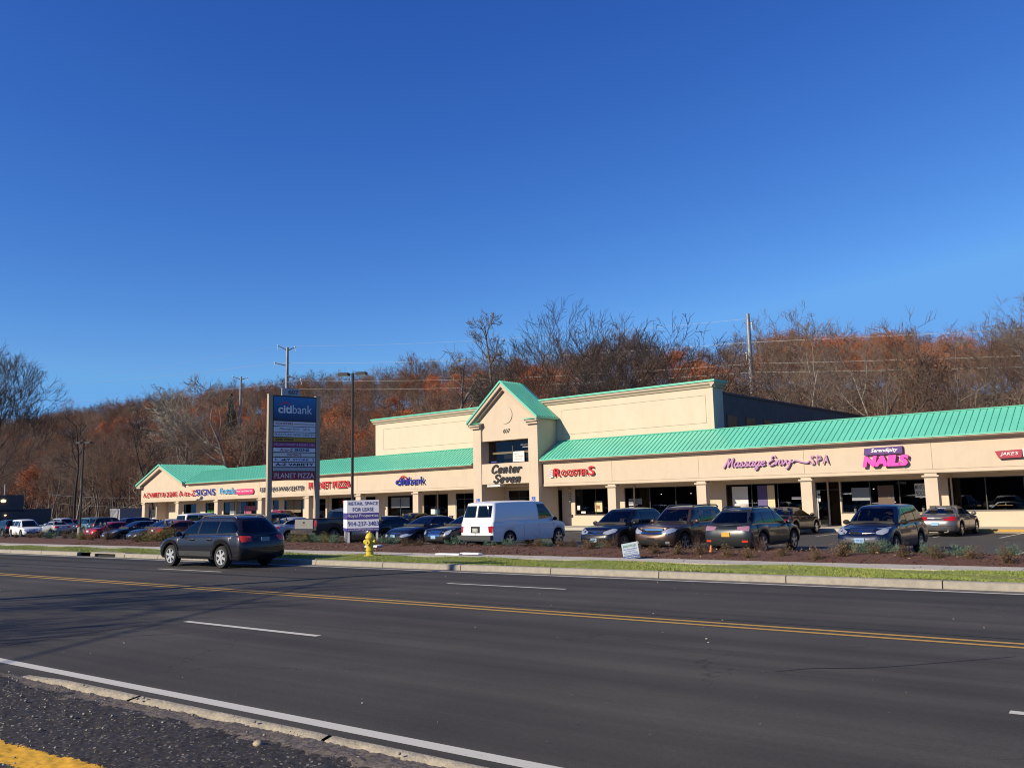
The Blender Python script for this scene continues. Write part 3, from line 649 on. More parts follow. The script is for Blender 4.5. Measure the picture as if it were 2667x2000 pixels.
# tower roof, eave returns, rake boards
apx, apz = (T0+T1)/2, 11.0
er = MB()
for ex in (T0-.32, T1+.30):
    ez = 8.02
    er.add([(apx,TF-.42,apz),(ex,TF-.42,ez),(ex,2.0,ez),(apx,2.0,apz),(apx,TF-.42,apz-.12),(ex,TF-.42,ez-.12),(ex,2.0,ez-.12),(apx,2.0,apz-.12)], [(0,1,2,3),(4,7,6,5),(0,4,5,1),(1,5,6,2),(2,6,7,3),(3,7,4,0)])
er.add([(T0-.36,TF-.4,7.86),(T0+1.0,TF-.4,7.86),(T0+1.0,TF+.0,8.0),(T0-.36,TF+.0,8.0)], [(0,1,2,3)])
er.add([(T1-1.1,TF-.4,7.86),(T1+.32,TF-.4,7.86),(T1+.32,TF+.0,8.0),(T1-1.1,TF+.0,8.0)], [(0,1,2,3)])
er.build('tower_roof', M_green, mall)
q = MB()
for ex in (T0-.32, T1+.30):
    for i in range(9):
        y = TF-.36+i*.29; q.tube((apx,y,apz+.03),(ex,y,8.05),.055,n=4)
q.build('tower_roof_seams', M_green, mall)
rk = MB()
for ex in (T0-.24, T1+.22):
    a, b = (apx, apz-.13), (ex, 7.95)
    for (y0, y1, w_) in ((TF-.34, TF-.12, .24), (TF-.12, TF+.139, .42)):
        rk.add([(a[0],y0,a[1]),(b[0],y0,b[1]),(b[0],y0,b[1]-w_),(a[0],y0,a[1]-w_*1.25),(a[0],y1,a[1]),(b[0],y1,b[1]),(b[0],y1,b[1]-w_),(a[0],y1,a[1]-w_*1.25)], [(0,1,2,3),(4,7,6,5),(0,4,5,1),(1,5,6,2),(2,6,7,3),(3,7,4,0)])
for a, b in ((T0-.26,T0+.92),(T1-1.02,T1+.24)):
    rk.box(a,b,TF-.30,TF-.001,7.70,7.855).box(a+.1,b-.08,TF-.18,TF-.002,7.52,7.70)
rk.build('tower_trim', M_trim, mall)
cr = MB(); cx, cz = -43.5, 8.42      # shallow round recess: a proud ring reads by its shade
cr.lathe([(0.001,-(TF+.08)*0),(.68,0),(.68,.055),(0.001,.055)], (cx,TF+.084,cz), 'y', 48)
cr.build('round_medallion', M_stucco, mall)
MB().box(-45.55,-44.2,-.3,.2,2.98,3.175).build('small_sign_box', P_white, mall)
# ---- two-storey block behind ------------------------------------------------------
B0, B1, BD = -61.3, -27.1, 1.88
bl = MB().box(B0, B1, BD, BD+1.4, 2.9, 9.30)
bl.build('block_front', M_stucco2, mall)
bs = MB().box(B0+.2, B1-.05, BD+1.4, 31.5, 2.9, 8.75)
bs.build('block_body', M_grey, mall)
bc = MB().prism([(BD,9.06),(BD-.10,9.10),(BD-.14,9.2),(BD-.26,9.28),(BD-.30,9.44),(BD+.1,9.44)], 'x', B0-.25, B1+.25)
bc.prism([(B1,9.06),(B1+.10,9.10),(B1+.14,9.2),(B1+.26,9.28),(B1+.30,9.44),(B1-.1,9.44)], 'y', BD-.28, BD+1.5)
bc.build('block_cornice', M_trim, mall)
MB().box(B0-.32,B1+.34,BD-.36,BD+1.5,9.442,9.56).build('block_coping', M_green, mall)
MB().box(B1-.06,B1+.02,BD+1.5,31.6,8.75,8.90).build('roof_edge', M_dark, mall)
gv = MB()
for a, b in ((-60.2,-47.6),(-39.75,-27.65)):
    for (x0,x1,z0,z1) in ((a,b,8.56,8.585),(a,b,6.72,6.745),(a,a+.025,6.745,8.56),(b-.025,b,6.745,8.56)): gv.box(x0,x1,BD-.006,BD-.001,z0,z1)
gv.build('panel_groove', M_groove, mall)
for i in range(9):
    d0 = 3.75+2.85*i
    w_ = MB().box(B1-.05,B1-.02,d0,d0+1.55,5.9,7.42).build('window_frame', M_dark, mall)
    MB().box(B1-.019,B1-.012,d0+.12,d0+1.45,6.0,7.3).build('pane', mat('bronze_glass',(.20,.15,.09),.12,.3), w_)
ov = MB().box(-33.4,-32.2,12,14,8.75,9.35)
ov.build('rooftop_unit', M_alum, mall)
# ---- signs: each a thing of its own, fixed on the fascia --------------------------
def btext(par, name, txt, a, b, z0, z1, m, d=-.10, **k):
    w = b-a; o = text(name, txt, w, z1-z0, m, par, (a-par['s'], d, z0), **k); return o
def bsign(name, s, label, cat='sign', group=None):
    e = empty(name, bw(s, 0, 0)[:], BROT, label, cat, group); e['s'] = s; return e
C_red = mat('sign_red', (.72,.015,.02), .35, coat=.3); C_blue = mat('sign_blue', (.02,.03,.38), .35, coat=.3); C_cyan = mat('sign_cyan', (.02,.42,.85), .35)
C_pink = mat('sign_pink', (.90,.06,.50), .4); C_violet = mat('sign_violet', (.09,.02,.20), .4); C_lilac = mat('sign_lilac', (.56,.28,.50), .4); C_white = mat('sign_white', (.78,.77,.75), .5)
C_black = mat('sign_black', (.007,.005,.005), .5); C_grey = mat('sign_grey', (.13,.13,.15), .5); C_maroon = mat('sign_maroon', (.42,.02,.05), .4); C_rose = mat('sign_rose', (.75,.06,.20), .4)
e = bsign('shop_sign', -97, 'red channel letters reading A-Z VARIETY & CIGARS under the left gable', group='shop signs on the fascia')
btext(e, 'lettering', 'A-Z VARIETY & CIGARS', -101.2, -93.4, 3.42, 3.98, C_red, ext=.06, bold=.0)
e = bsign('shop_sign', -89, 'red and blue channel letters reading A-to-Z SIGNS', group='shop signs on the fascia')
btext(e, 'lettering', 'A-to-Z', -92.9, -89.4, 3.38, 4.02, C_red, ext=.06, bold=.0)
btext(e, 'lettering', 'SIGNS', -89.2, -85.3, 3.40, 4.08, C_blue, ext=.06, bold=.0)
e = bsign('shop_sign', -81, 'bright blue lettering with pink rounded bar reading Frozen Yogurt', group='shop signs on the fascia')
btext(e, 'lettering', 'frutala', -84.3, -81.3, 3.42, 4.08, C_cyan, ext=.06, bold=.0)
rb = MB().prism([(-3.0+.28*math.cos(t)*1.0 if 0 else 0,0) for t in ()] or [(.28-.28*math.sin(t), .28+.28*math.cos(t)) for t in [i*math.pi/8 for i in range(9)]]+[(3.0+.28*math.sin(t), .28-.28*math.cos(t)) for t in [i*math.pi/8 for i in range(9)]], 'y', -.14, -.02)
rb.build('bar', C_rose, e, loc=(-81.2+81, 0, 3.46+ZS(-80)))
btext(e, 'lettering', 'Frozen Yogurt & Bakery Cafe', -81.0, -78.15, 3.50, 3.76, C_white, d=-.141, ext=.01)
e = bsign('shop_sign', -73, 'dark grey thin letters reading EUROPEAN WAX CENTER', group='shop signs on the fascia')
btext(e, 'lettering', 'EUROPEAN WAX CENTER', -76.7, -69.4, 3.46, 3.88, C_grey, ext=.08)
e = bsign('shop_sign', -65.5, 'large red channel letters reading PLANET PIZZA', group='shop signs on the fascia')
btext(e, 'lettering', 'PLANET PIZZA', -68.6, -62.4, 3.48, 4.12, C_red, ext=.08, bold=.01)
e = bsign('shop_sign', -54.6, 'blue citibank letters with a small red arc over them', group='shop signs on the fascia')
btext(e, 'lettering', 'citi', -56.3, -54.75, 3.46, 4.05, C_blue, ext=.07, bold=.02)
btext(e, 'lettering', 'bank', -54.6, -52.7, 3.46, 4.10, C_blue, ext=.1)
def arc(r0, r1, x0, x1, zc, h, d0, d1):
    pts = [(x0+(x1-x0)*i/14, zc+h*math.sin(math.pi*i/14)) for i in range(15)]
    return pts + [(p[0], p[1]-.09) for p in pts[::-1]]
MB().prism(arc(0,0,-1.25,-.2,3.92,.32,0,0), 'y', -.2, -.09).build('arc', C_red, e)
e = bsign('shop_sign', -37.3, 'red ROOSTERS channel letters with a small barber pole beside them', group='shop signs on the fascia')
btext(e, 'lettering', 'R', -39.06, -38.5, 3.55, 4.16, C_red, ext=.08, bold=.01)
btext(e, 'lettering', 'OOSTER', -38.42, -36.05, 3.58, 4.02, C_red, ext=.08, bold=.01)
btext(e, 'lettering', 'S', -35.98, -35.50, 3.55, 4.2, C_red, ext=.08, bold=.01)
MB().box(-2.22,-1.9,-.14,-.02,3.52,4.1).build('pole_box', C_white, e)
mb = MB()
for i in range(4): mb.add([(-2.22,-.143,3.58+i*.13),(-1.9,-.143,3.66+i*.13),(-1.9,-.143,3.71+i*.13),(-2.22,-.143,3.63+i*.13)], [(0,1,2,3)])
mb.build('stripes', C_red, e)

# ---- pen-stroke script letters
def stroke_mesh(lines, x0, x1, z0, z1, wid, ext, contrast=0, shear=0):
    pts = [p for L in lines for p in L]
    ax = min(p[0]+shear*p[1] for p in pts); bx = max(p[0]+shear*p[1] for p in pts); az = min(p[1] for p in pts); bz = max(p[1] for p in pts)
    mb = MB()
    for li, L in enumerate(lines):
        q = [Vector((x0+(p[0]+shear*p[1]-ax)/(bx-ax)*(x1-x0), z0+(p[1]-az)/(bz-az)*(z1-z0))) for p in L]
        # Catmull-Rom smoothing
        sm = []
        for i in range(len(q)-1):
            a, b, c, d = q[max(0,i-1)], q[i], q[i+1], q[min(len(q)-1,i+2)]
            for k in range(5):
                t = k/5; sm.append(.5*((2*b)+(c-a)*t+(2*a-5*b+4*c-d)*t*t+(3*b-a-3*c+d)*t**3))
        sm.append(q[-1]); Ls = []; Rs = []
        for i, p in enumerate(sm):
            t = (sm[min(i+1,len(sm)-1)]-sm[max(i-1,0)]); t = t.normalized() if t.length > 1e-9 else Vector((1,0))
            nrm = Vector((-t.y, t.x)); w = wid*(1-contrast*(1-abs(nrm.x))) ; Ls.append(p+nrm*w/2); Rs.append(p-nrm*w/2)
        y0, y1 = -ext-li*.0015, -.01; n = len(sm); vs = []
        for i in range(n): vs += [(Ls[i].x,y0,Ls[i].y),(Rs[i].x,y0,Rs[i].y),(Rs[i].x,y1,Rs[i].y),(Ls[i].x,y1,Ls[i].y)]
        fs = [(i*4+j,(i+1)*4+j,(i+1)*4+(j+1)%4,i*4+(j+1)%4) for i in range(n-1) for j in range(4)]+[(0,1,2,3),(n*4-4,n*4-3,n*4-2,n*4-1)]
        mb.add(vs, fs)
    return mb
SC = {  # script: x-height 1, ascender 1.9; each letter: strokes, advance
 'M': ([[(0,-.3),(.35,.5),(.8,1.9),(.85,1.2),(.9,0)],[(.9,.1),(1.3,1.1),(1.75,1.85),(1.7,.9),(1.75,.1),(2.0,.0)]], 2.15),
 'a': ([[(.85,.85),(.5,1),(.1,.6),(.15,.1),(.5,0),(.85,.5)],[(.9,1),(.82,.3),(.95,0),(1.2,.15)]], 1.2),
 's': ([[(0,.1),(.45,.95),(.5,1.0),(.5,.6),(.7,.25),(.4,-.05),(.05,.1)],[(.45,.0),(.95,.1)]], .95),
 'g': ([[(.85,.85),(.5,1),(.1,.6),(.15,.1),(.5,0),(.85,.5)],[(.9,1),(.8,0),(.6,-.75),(.2,-.8),(.3,-.4),(.9,-.1),(1.2,.15)]], 1.2),
 'e': ([[(.05,.4),(.5,.55),(.75,.8),(.5,1.0),(.15,.7),(.1,.2),(.45,-.02),(1.0,.2)]], 1.0),
 'E': ([[(1.25,1.6),(.9,1.95),(.45,1.6),(.8,1.1),(.95,1.05),(.6,1.0),(.05,.5),(.25,.0),(.8,-.05),(1.4,.35)]], 1.5),
 'n': ([[(0,1),(.1,.5),(.05,0)],[(.08,.3),(.4,.95),(.7,.85),(.65,.3),(.8,0),(1.05,.15)]], 1.05),
 'v': ([[(0,.95),(.15,.9),(.3,.1),(.4,0),(.8,.6),(.85,1)]], .95),
 'y': ([[(0,.95),(.15,.3),(.4,.1),(.8,.6)],[(.9,1),(.75,0),(.45,-.85),(.1,-.8)]], 1.1),
 ' ': ([], .55), '~': ([[(0,.35),(.6,.75),(1.6,.45),(2.9,.15),(3.4,.5)]], 3.5)}
def script(txt):
    x = 0; L = []
    for ch in txt:
        st_, adv = SC[ch]
        for s_ in st_: L.append([(p[0]+x, p[1]) for p in s_])
        x += adv
    return L
e = bsign('shop_sign', -22.3, 'lilac script lettering reading Massage Envy with SPA after a swash', group='shop signs on the fascia')
stroke_mesh(script('Massage Envy~'), -25.6+22.3, -20.05+22.3, 3.45, 4.22, .085, .14, .25, .22).build('lettering', C_lilac, e)
btext(e, 'lettering', 'SPA', -20.0, -18.92, 3.60, 4.14, C_lilac, ext=.08, space=1.3, shear=.10)
e = bsign('shop_sign', -15.8, 'hot pink NAILS letters under a purple Serendipity board', group='shop signs on the fascia')
btext(e, 'lettering', 'NAILS', -17.0, -14.52, 3.31, 3.93, C_pink, ext=.14, bold=.07, shear=.18)
MB().prism([(-1.1,3.98),(-1.05,4.36),(.98,4.40),(.98,4.0)], 'y', -.2, -.01).build('board', C_violet, e)
btext(e, 'board_lettering', 'Serendipity', -16.5, -15.05, 4.06, 4.32, C_white, d=-.201, ext=.01, shear=.35, bold=.02)
e = bsign('shop_sign', -9.6, "maroon board reading JAKE'S in white beside a white board", group='shop signs on the fascia')
MB().prism([(-.72,3.86),(-.55,3.48),(.48,3.50),(.52,3.90)], 'y', -.2, -.01).build('board', C_maroon, e)
btext(e, 'board_lettering', "JAKE'S", -10.08, -9.25, 3.58, 3.80, C_white, d=-.201, ext=.01, shear=.25)
MB().box(.54,2.2,-.18,-.01,3.52,3.93).build('white_board', C_white, e)
e = bsign('shop_sign', -43.4, 'bold black italic letters reading Center Seven on the tower', group='lettering on the tower')
# slab-serif italic letters drawn as pen strokes with thick stems
SF = {
 'C': ([[(.95,1.25),(.85,1.5),(.55,1.6),(.2,1.3),(.05,.8),(.15,.25),(.5,0),(.85,.15),(.98,.4)],[(.95,1.6),(.93,1.1)]], 1.15),
 'S': ([[(.85,1.3),(.7,1.55),(.4,1.6),(.15,1.35),(.25,1.0),(.65,.7),(.8,.4),(.6,.05),(.3,0),(.05,.3)],[(.88,1.6),(.84,1.15)],[(.06,0),(.04,.45)]], 1.0),
 'e': ([[(.1,.55),(.7,.6),(.68,.85),(.42,1.0),(.15,.75),(.08,.4),(.3,.03),(.55,.05),(.75,.3)]], .85),
 'n': ([[(.2,.97),(.2,.0)],[(.0,.95),(.25,.97)],[(.05,.02),(.4,.02)],[(.25,.7),(.5,.98),(.72,.85),(.72,0)],[(.58,.02),(.92,.02)]], 1.0),
 't': ([[(.25,1.35),(.25,.2),(.4,.02),(.6,.1)],[(.0,.95),(.55,.95)]], .65),
 'r': ([[(.2,.97),(.2,.0)],[(.0,.95),(.25,.97)],[(.05,.02),(.42,.02)],[(.25,.65),(.45,.95),(.68,.9),(.66,.78)]], .75),
 'v': ([[(.15,.95),(.42,.02)],[(.42,.02),(.72,.95)],[(.0,.96),(.34,.96)],[(.58,.96),(.88,.96)]], .9)}
def serif(txt):
    x = 0; L = []
    for ch in txt:
        st_, adv = SF[ch]
        for s_ in st_: L.append([(p[0]+x, p[1]) for p in s_])
        x += adv+.12
    return L
stroke_mesh(serif('Center'), -44.85+43.4, -41.95+43.4, 4.02, 4.60, .20, .43, .38, .25).build('lettering', C_black, e)
stroke_mesh(serif('Seven'), -44.7+43.4, -42.1+43.4, 3.28, 3.86, .20, .43, .38, .25).build('lettering', C_black, e)
e = bsign('street_number', -43.4, 'dark street number 607 under the round medallion on the tower')
btext(e, 'lettering', '607', -43.75, -43.08, 7.03, 7.33, mat('bronze_number',(.06,.045,.03),.5), d=TF+.13, ext=.03)
for ch in [o for o in COL.objects if o.name.startswith('shop_sign') or o.name.startswith('street_number')]:
    ch.location.z += ZS(ch['s']); del ch['s']
# ================================================================ vehicles
M_glass = glass_mat('car_glass', alpha=.50); M_glassd = glass_mat('privacy_glass', alpha=.16)
M_seat = mat('seat_cloth', (.11,.10,.09), .9); M_cabin = mat('cabin_trim', (.035,.033,.032), .8)
def carglass():
    m = bpy.data.materials.new('tinted_glass'); m.use_nodes = True; b = m.node_tree.nodes['Principled BSDF']
    b.inputs['Base Color'].default_value = (.012,.014,.016,1); b.inputs['Roughness'].default_value = .03; b.inputs['Specular IOR Level'].default_value = .5; return m
M_cg = carglass()
M_rub = mat('rubber', (.018,.018,.018), .8); M_under = mat('underbody', (.008,.008,.008), .9); M_rim = mat('alloy', (.52,.53,.55), .28, .85); M_chrome = mat('chrome', (.75,.75,.76), .08, 1.0)
M_hl = mat('headlamp', (.62,.64,.66), .08, .6, coat=.6); M_tl = mat('tail_lens', (.50,.008,.008), .12, coat=.6); M_tl_on = mat('tail_lens_bright', (.85,.05,.02), .12, coat=.6); M_amb = mat('amber_lens', (.75,.22,.03), .15)
M_seamd = mat('panel_gap', (.006,.006,.007), .8); M_clad = mat('grey_cladding', (.045,.047,.05), .55); M_plate = mat('plate_blue', (.30,.50,.72), .5); M_platew = mat('plate_white', (.75,.75,.72), .5); M_platey = mat('plate_orange', (.80,.38,.03), .5)
def paint(name, c, metal=.35, rough=.35): return mat('paint_'+name, c, rough, metal, coat=.55)
def lerp(tab, x):
    if x <= tab[0][0]: return tab[0][1]
    for (a, va), (b, vb) in zip(tab, tab[1:]):
        if x <= b: return va+(vb-va)*(x-a)/(b-a)
    return tab[-1][1]
WINS = []
def decal(bvh, poly, axis, sgn, mats, name, parent, off=.008, grid=.05, far=6.0):
    """poly: 2D outline; projected along the axis on to the body and set off it. axis 'y': (x,z); axis 'x': (y,z); axis (x,y) vector: (lateral,z)"""
    bm = bmesh.new(); bm.faces.new([bm.verts.new((p[0], p[1], 0)) for p in poly])
    lo = [min(p[i] for p in poly) for i in (0,1)]; hi = [max(p[i] for p in poly) for i in (0,1)]
    for i in (0,1):
        k = lo[i]+grid
        while k < hi[i]-1e-3:
            co = [0,0,0]; co[i] = k; no = [0,0,0]; no[i] = 1
            bmesh.ops.bisect_plane(bm, geom=bm.verts[:]+bm.edges[:]+bm.faces[:], plane_co=co, plane_no=no); k += grid
    ok = True
    for v in bm.verts:
        u, w = v.co.x, v.co.y
        if axis == 'y': o = Vector((u, sgn*far, w)); d = Vector((0,-sgn,0))
        elif axis == 'x': o = Vector((sgn*far, u, w)); d = Vector((-sgn,0,0))
        else:
            a = Vector(axis).normalized(); d = -Vector((a.x,a.y,0)); lat = Vector((-a.y,a.x,0)); o = lat*u+Vector((0,0,w))-d*far
        h = bvh.ray_cast(o, d)
        if h[0] is None: ok = False; v.co = o+d*far; v.tag = True; continue
        v.co = h[0]-d*off; v.tag = False
    bad = [v for v in bm.verts if v.tag]
    if bad: bmesh.ops.delete(bm, geom=bad, context='VERTS')
    if not bm.faces: bm.free(); return None
    bm.normal_update()
    if sum(f.normal.dot(d)*f.calc_area() for f in bm.faces) > 0: bmesh.ops.reverse_faces(bm, faces=bm.faces)
    me = bpy.data.meshes.new(name); bm.to_mesh(me); bm.free(); me.materials.append(mats)
    me.polygons.foreach_set('use_smooth', [True]*len(me.polygons)); 
    if name in ('windshield','side_window','rear_window'): WINS.append(me)
    return link(name, me, parent)
def wheel(parent, x, y, r, w, side, rim=M_rim, spokes=5, simple=False):
    t = MB().lathe([(r*.68,-w/2),(r*.93,-w/2),(r,-w*.36),(r,w*.36),(r*.93,w/2),(r*.68,w/2),(r*.66,0)], (0,0,0), 'y', 28)
    o = t.build('wheel', M_rub, parent, smooth=40, loc=(x, y, r))
    d = MB(); y0 = side*(w/2-.035); y1 = side*(w/2-.005)
    d.lathe([(0.001, y0-side*.03),(r*.66,y0-side*.03)], (0,0,0), 'y', 24, 1)
    d.lathe([(r*.63,y0-side*.03),(r*.63,y1),(r*.70,y1+side*.004),(r*.70,y1-side*.03)], (0,0,0), 'y', 28, 0)
    for k in range(spokes):
        a = 2*math.pi*k/spokes+.3; c, s_ = math.cos(a), math.sin(a); hw0, hw1 = r*.11, r*.075
        P = [(r*.05*c-hw0*s_, r*.05*s_+hw0*c), (r*.05*c+hw0*s_, r*.05*s_-hw0*c), (r*.66*c+hw1*s_*1.4, r*.66*s_-hw1*c*1.4), (r*.66*c-hw1*s_*1.4, r*.66*s_+hw1*c*1.4)]
        d.add([(p[0], y1-side*.004*(k%2), p[1]) for p in P]+[(p[0], y0-side*.02, p[1]) for p in P], [(0,1,2,3),(4,7,6,5),(0,4,5,1),(1,5,6,2),(2,6,7,3),(3,7,4,0)], 0)
    d.lathe([(0.001,y1+side*.006),(r*.13,y1+side*.004),(r*.15,y0)], (0,0,0), 'y', 16, 0)
    d.build('rim', [rim, M_seamd], o, smooth=35)
    return o
DEF = dict(L=4.7, W=1.8, H=1.45, R=.33, fx=1.4, rx=-1.35, clr=.24, rf=.55, rr=.38, bow=.16, rbow=.08, hood=None, tumble=.06,
           gb=(1.05,-1.75), gt=(.25,-1.05), wb=.80, wt=.56, bp=(-.15,), cp=None, rails=False, clad=False, spokes=5, gc=.16, dlo=None)
def make_car(name, label, cat, loc, rz, sp, pm, group='cars parked in front of the shops', detail=2, plate=M_plate, tail=M_tl, glass=M_glass, front=True, rear=True, badge=None, van=False):
    q = dict(DEF); q.update(sp); L, Wd, H = q['L'], q['W'], q['H']; a, b = L/2, Wd/2
    T = q['hood']; clr = q['clr']; Rr = q['R']; Ra = Rr+.065
    root = empty(name, loc, rz, label, cat, group); WINS.clear()
    # ---- plan contour, clockwise list of (x, y)
    cf, cr_ = q['rf'], q['rr']; cw = min(b*.75, .45)
    xs = set([round(-a+cr_+i*.11, 3) for i in range(int((L-cf-cr_)/.11)+1)])
    for xw in (q['fx'], q['rx']):
        xs = {x for x in xs if abs(x-xw) > Ra+.03}
        xs |= {xw+Ra*math.cos(t) for t in [math.pi*i/14 for i in range(15)]} | {xw+Ra+.004, xw-Ra-.004}
    xs = sorted(x for x in xs if -a+cr_ <= x <= a-cf)
    half = []                                   # y >= 0 from rear centre to front centre
    for i in range(5):
        y = (b-cw)*i/5; half.append((-a+q['rbow']*(y/b)**2, y))
    for i in range(7):
        t = math.pi/2*i/7; xx = -a+q['rbow']*((b-cw)/b)**2; half.append((xx+(cr_-(xx+a))*(1-math.cos(t)), b-cw+cw*math.sin(t)))
    half += [(x, b) for x in xs]
    for i in range(8):
        t = math.pi/2*(1-i/8)+0; xx = a-q['bow']*((b-cw)/b)**2; half.append((a-cf+(xx-(a-cf))*math.cos(t), b-cw+cw*math.sin(t)))
    for i in range(5): y = (b-cw)*(1-i/5); half.append((a-q['bow']*(y/b)**2, y))
    half.append((a, 0.0))
    # narrowing of the sides towards the ends
    def nar(x): return 1-.035*max(0, abs(x)-a*.55)/(a*.45)
    N = len(half)
    def zb(x, y):
        if y > b-cw*.6:
            for xw in (q['fx'], q['rx']):
                if abs(x-xw) <= Ra+1e-6: return Rr+math.sqrt(max(0, Ra*Ra-(x-xw)**2))
        e = max(0, (abs(x)-(a-.5))/.5); return clr+.03*e
    F = [0,.14,.34,.56,.78,.92,1.0]; I = [.055,.015,0,0,q['tumble']*.4,q['tumble'],q['tumble']+.05]
    bmv = []; rings = []
    for sgn in (1,-1):
        ring = []
        for (x, y) in half:
            col = []
            for f, ins in zip(F, I):
                zt = lerp(T, x); z0 = zb(x, y); z = z0+(zt-z0)*f
                if f == 1: z = zt-.012
                kx = 1-ins/a*(abs(x)/a)**6*1.6; ky = (1-ins/b*min(1, (y/b)*1.15))*nar(x)
                col.append((x*kx, sgn*y*ky, z))
            ring.append(col)
        rings.append(ring)
    mb = MB(); K = len(F)
    for si, ring in enumerate(rings):
        vs = [p for col in ring for p in col]
        fl = []; fm = []
        for i in range(N-1):
            for j in range(K-1):
                mi = 1 if (q['clad'] and (j < 2 or (j < 3 and half[i][0] > a-.5))) or (j == 0) else 0
                mb_f = (i*K+j,(i+1)*K+j,(i+1)*K+j+1,i*K+j+1); fl.append(mb_f); fm.append(mi)
        o = len(mb.v); mb.v += vs; mb.f += [[o+k for k in f] for f in fl]; mb.m += fm
    # crowned top
    tops = []
    for i in range(N):
        xl, yl, zl = rings[0][i][-1]
        tops.append([(xl-0*.02, yl*f, zl+.03*(1-f*f)*min(1, yl/.5) + (.012 if f < 1 else 0)) for f in (1,.86,.5,0,-.5,-.86,-1)])
    vs = [p for t_ in tops for p in t_]
    mb.add(vs, [(i*7+j,(i+1)*7+j,(i+1)*7+j+1,i*7+j+1) for i in range(N-1) for j in range(6)], 0)
    me_ = mb.build('body', [pm, M_clad if q['clad'] else pm], root, smooth=32, fix=False)
    bm = bmesh.new(); bm.from_mesh(me_.data); bmesh.ops.remove_doubles(bm, verts=bm.verts, dist=.0008); bmesh.ops.recalc_face_normals(bm, faces=bm.faces); bm.to_mesh(me_.data)
    bvh = BVHTree.FromBMesh(bm); bm.free(); me_.data.polygons.foreach_set('use_smooth', [True]*len(me_.data.polygons)); me_.data.set_sharp_from_angle(angle=R(35))
    # ---- underbody and arch liners
    ub = MB().box(-a+.25, a-.35, -b+.30, b-.30, clr-.03, .62)
    for xw in (q['fx'], q['rx']):
        for sg in (1,-1):
            n = 14; vs = []
            for i in range(n+1):
                t = math.pi*i/n; vs += [(xw+Ra*math.cos(t), sg*(b-.015), Rr+Ra*math.sin(t)), (xw+Ra*math.cos(t), sg*(b-.31), Rr+Ra*math.sin(t))]
            ub.add(vs, [(2*i,2*i+1,2*i+3,2*i+2) for i in range(n)])
            ub.add([(xw+Ra*math.cos(math.pi*i/n), sg*(b-.31), Rr+Ra*math.sin(math.pi*i/n)) for i in range(n+1)]+[(xw,sg*(b-.31),clr)], [tuple(range(n+2))])
    ub.build('underbody', M_under, root, fix=False)
    # ---- cabin
    if q['wt']:
        (gf, gr), (tf, tr) = q['gb'], q['gt']; wb_, wt = q['wb'], q['wt']; nf = 13; n2 = 44
        def ring2(f):
            ff = f; x0 = gr+(tr-gr)*ff**1.05; x1 = gf+(tf-gf)*ff**1.05; w = wb_+(wt-wb_)*f**1.15+.02*math.sin(math.pi*f); c = .16+.10*f; cwf = w*.55
            P = []
            for i in range(5): y = (w-cwf)*i/4; P.append((x0+.0+.03*(y/w)**2, y))
            for i in range(1,6): t = math.pi/2*i/6; P.append((x0+.03*((w-cwf)/w)**2+c*(1-math.cos(t)), w-cwf+cwf*math.sin(t)))
            for i in range(n2+1): P.append((x0+c+.02+(x1-x0-2*c-.04)*i/n2, w))
            for i in range(1,6): t = math.pi/2*(1-i/6); P.append((x1-c+c*math.cos(t)-.10*((w-cwf)/w)**2*math.cos(t), w-cwf+cwf*math.sin(t)))
            for i in range(5): y = (w-cwf)*(1-i/4); P.append((x1-.10*(y/w)**2, y))
            return P
        cols = []
        fr_ = [i/(nf-1) for i in range(nf)]
        rr = [ring2(f) for f in fr_]; N2 = len(rr[0]); vs = []; mb = MB()
        def zz(i, f):
            x, y = rr[0][i]; z0 = lerp(T, x)-.05; zt = H-q['gc']*.35 - .05*((rr[-1][i][0]-(tf+tr)/2)/((tf-tr)/2+.01))**4; return z0+(zt-z0)*f
        for sg in (1,-1):
            vs = [(rr[j][i][0], sg*rr[j][i][1], zz(i, fr_[j])) for i in range(N2) for j in range(nf)]
            mb.add(vs, [(i*nf+j,(i+1)*nf+j,(i+1)*nf+j+1,i*nf+j+1) for i in range(N2-1) for j in range(nf-1)])
        vs = []
        for i in range(N2):
            x, y = rr[-1][i]; z = zz(i, 1)
            e = max(0, 1-((x-(tf+tr)/2)/((tf-tr)/2+.01))**4)
            for f in (1,.93,.8,.45,0,-.45,-.8,-.93,-1):
                vs.append((x, y*f, z+(q['gc']*.35)*(1-abs(f)**3)*(.25+.75*e)*min(1, y/(wt*.5))))
        mb.add(vs, [(i*9+j,(i+1)*9+j,(i+1)*9+j+1,i*9+j+1) for i in range(N2-1) for j in range(8)])
        cab = mb.build('cabin', pm, root, fix=False)
        bm = bmesh.new(); bm.from_mesh(cab.data); bmesh.ops.remove_doubles(bm, verts=bm.verts, dist=.0008); bmesh.ops.recalc_face_normals(bm, faces=bm.faces); bm.to_mesh(cab.data)
        bv2 = BVHTree.FromBMesh(bm); bm.free(); cab.data.polygons.foreach_set('use_smooth', [True]*len(cab.data.polygons)); cab.data.set_sharp_from_angle(angle=R(50))
        # windows
        bz = lambda x: lerp(T, x)+.035
        zt = H-.115-(.03 if H < 1.6 else .05)
        fx_at = lambda z: gf+(tf-gf)*max(0, min(1, (z-(lerp(T,gf)-.05))/(H-.05-(lerp(T,gf)-.05))))
        rx_at = lambda z: gr+(tr-gr)*max(0, min(1, (z-(lerp(T,gr)-.05))/(H-.05-(lerp(T,gr)-.05))))
        def side(poly, nm='side_window', m=None):
            for sg in (1,-1): decal(bv2, poly, 'y', sg, m or glass, nm, root, grid=.08, off=.010)
        A = .17; C = .20 if q['cp'] is None else q['cp']
        bps = list(q['bp']); z0 = bz(0); 
        segs = []; start = None
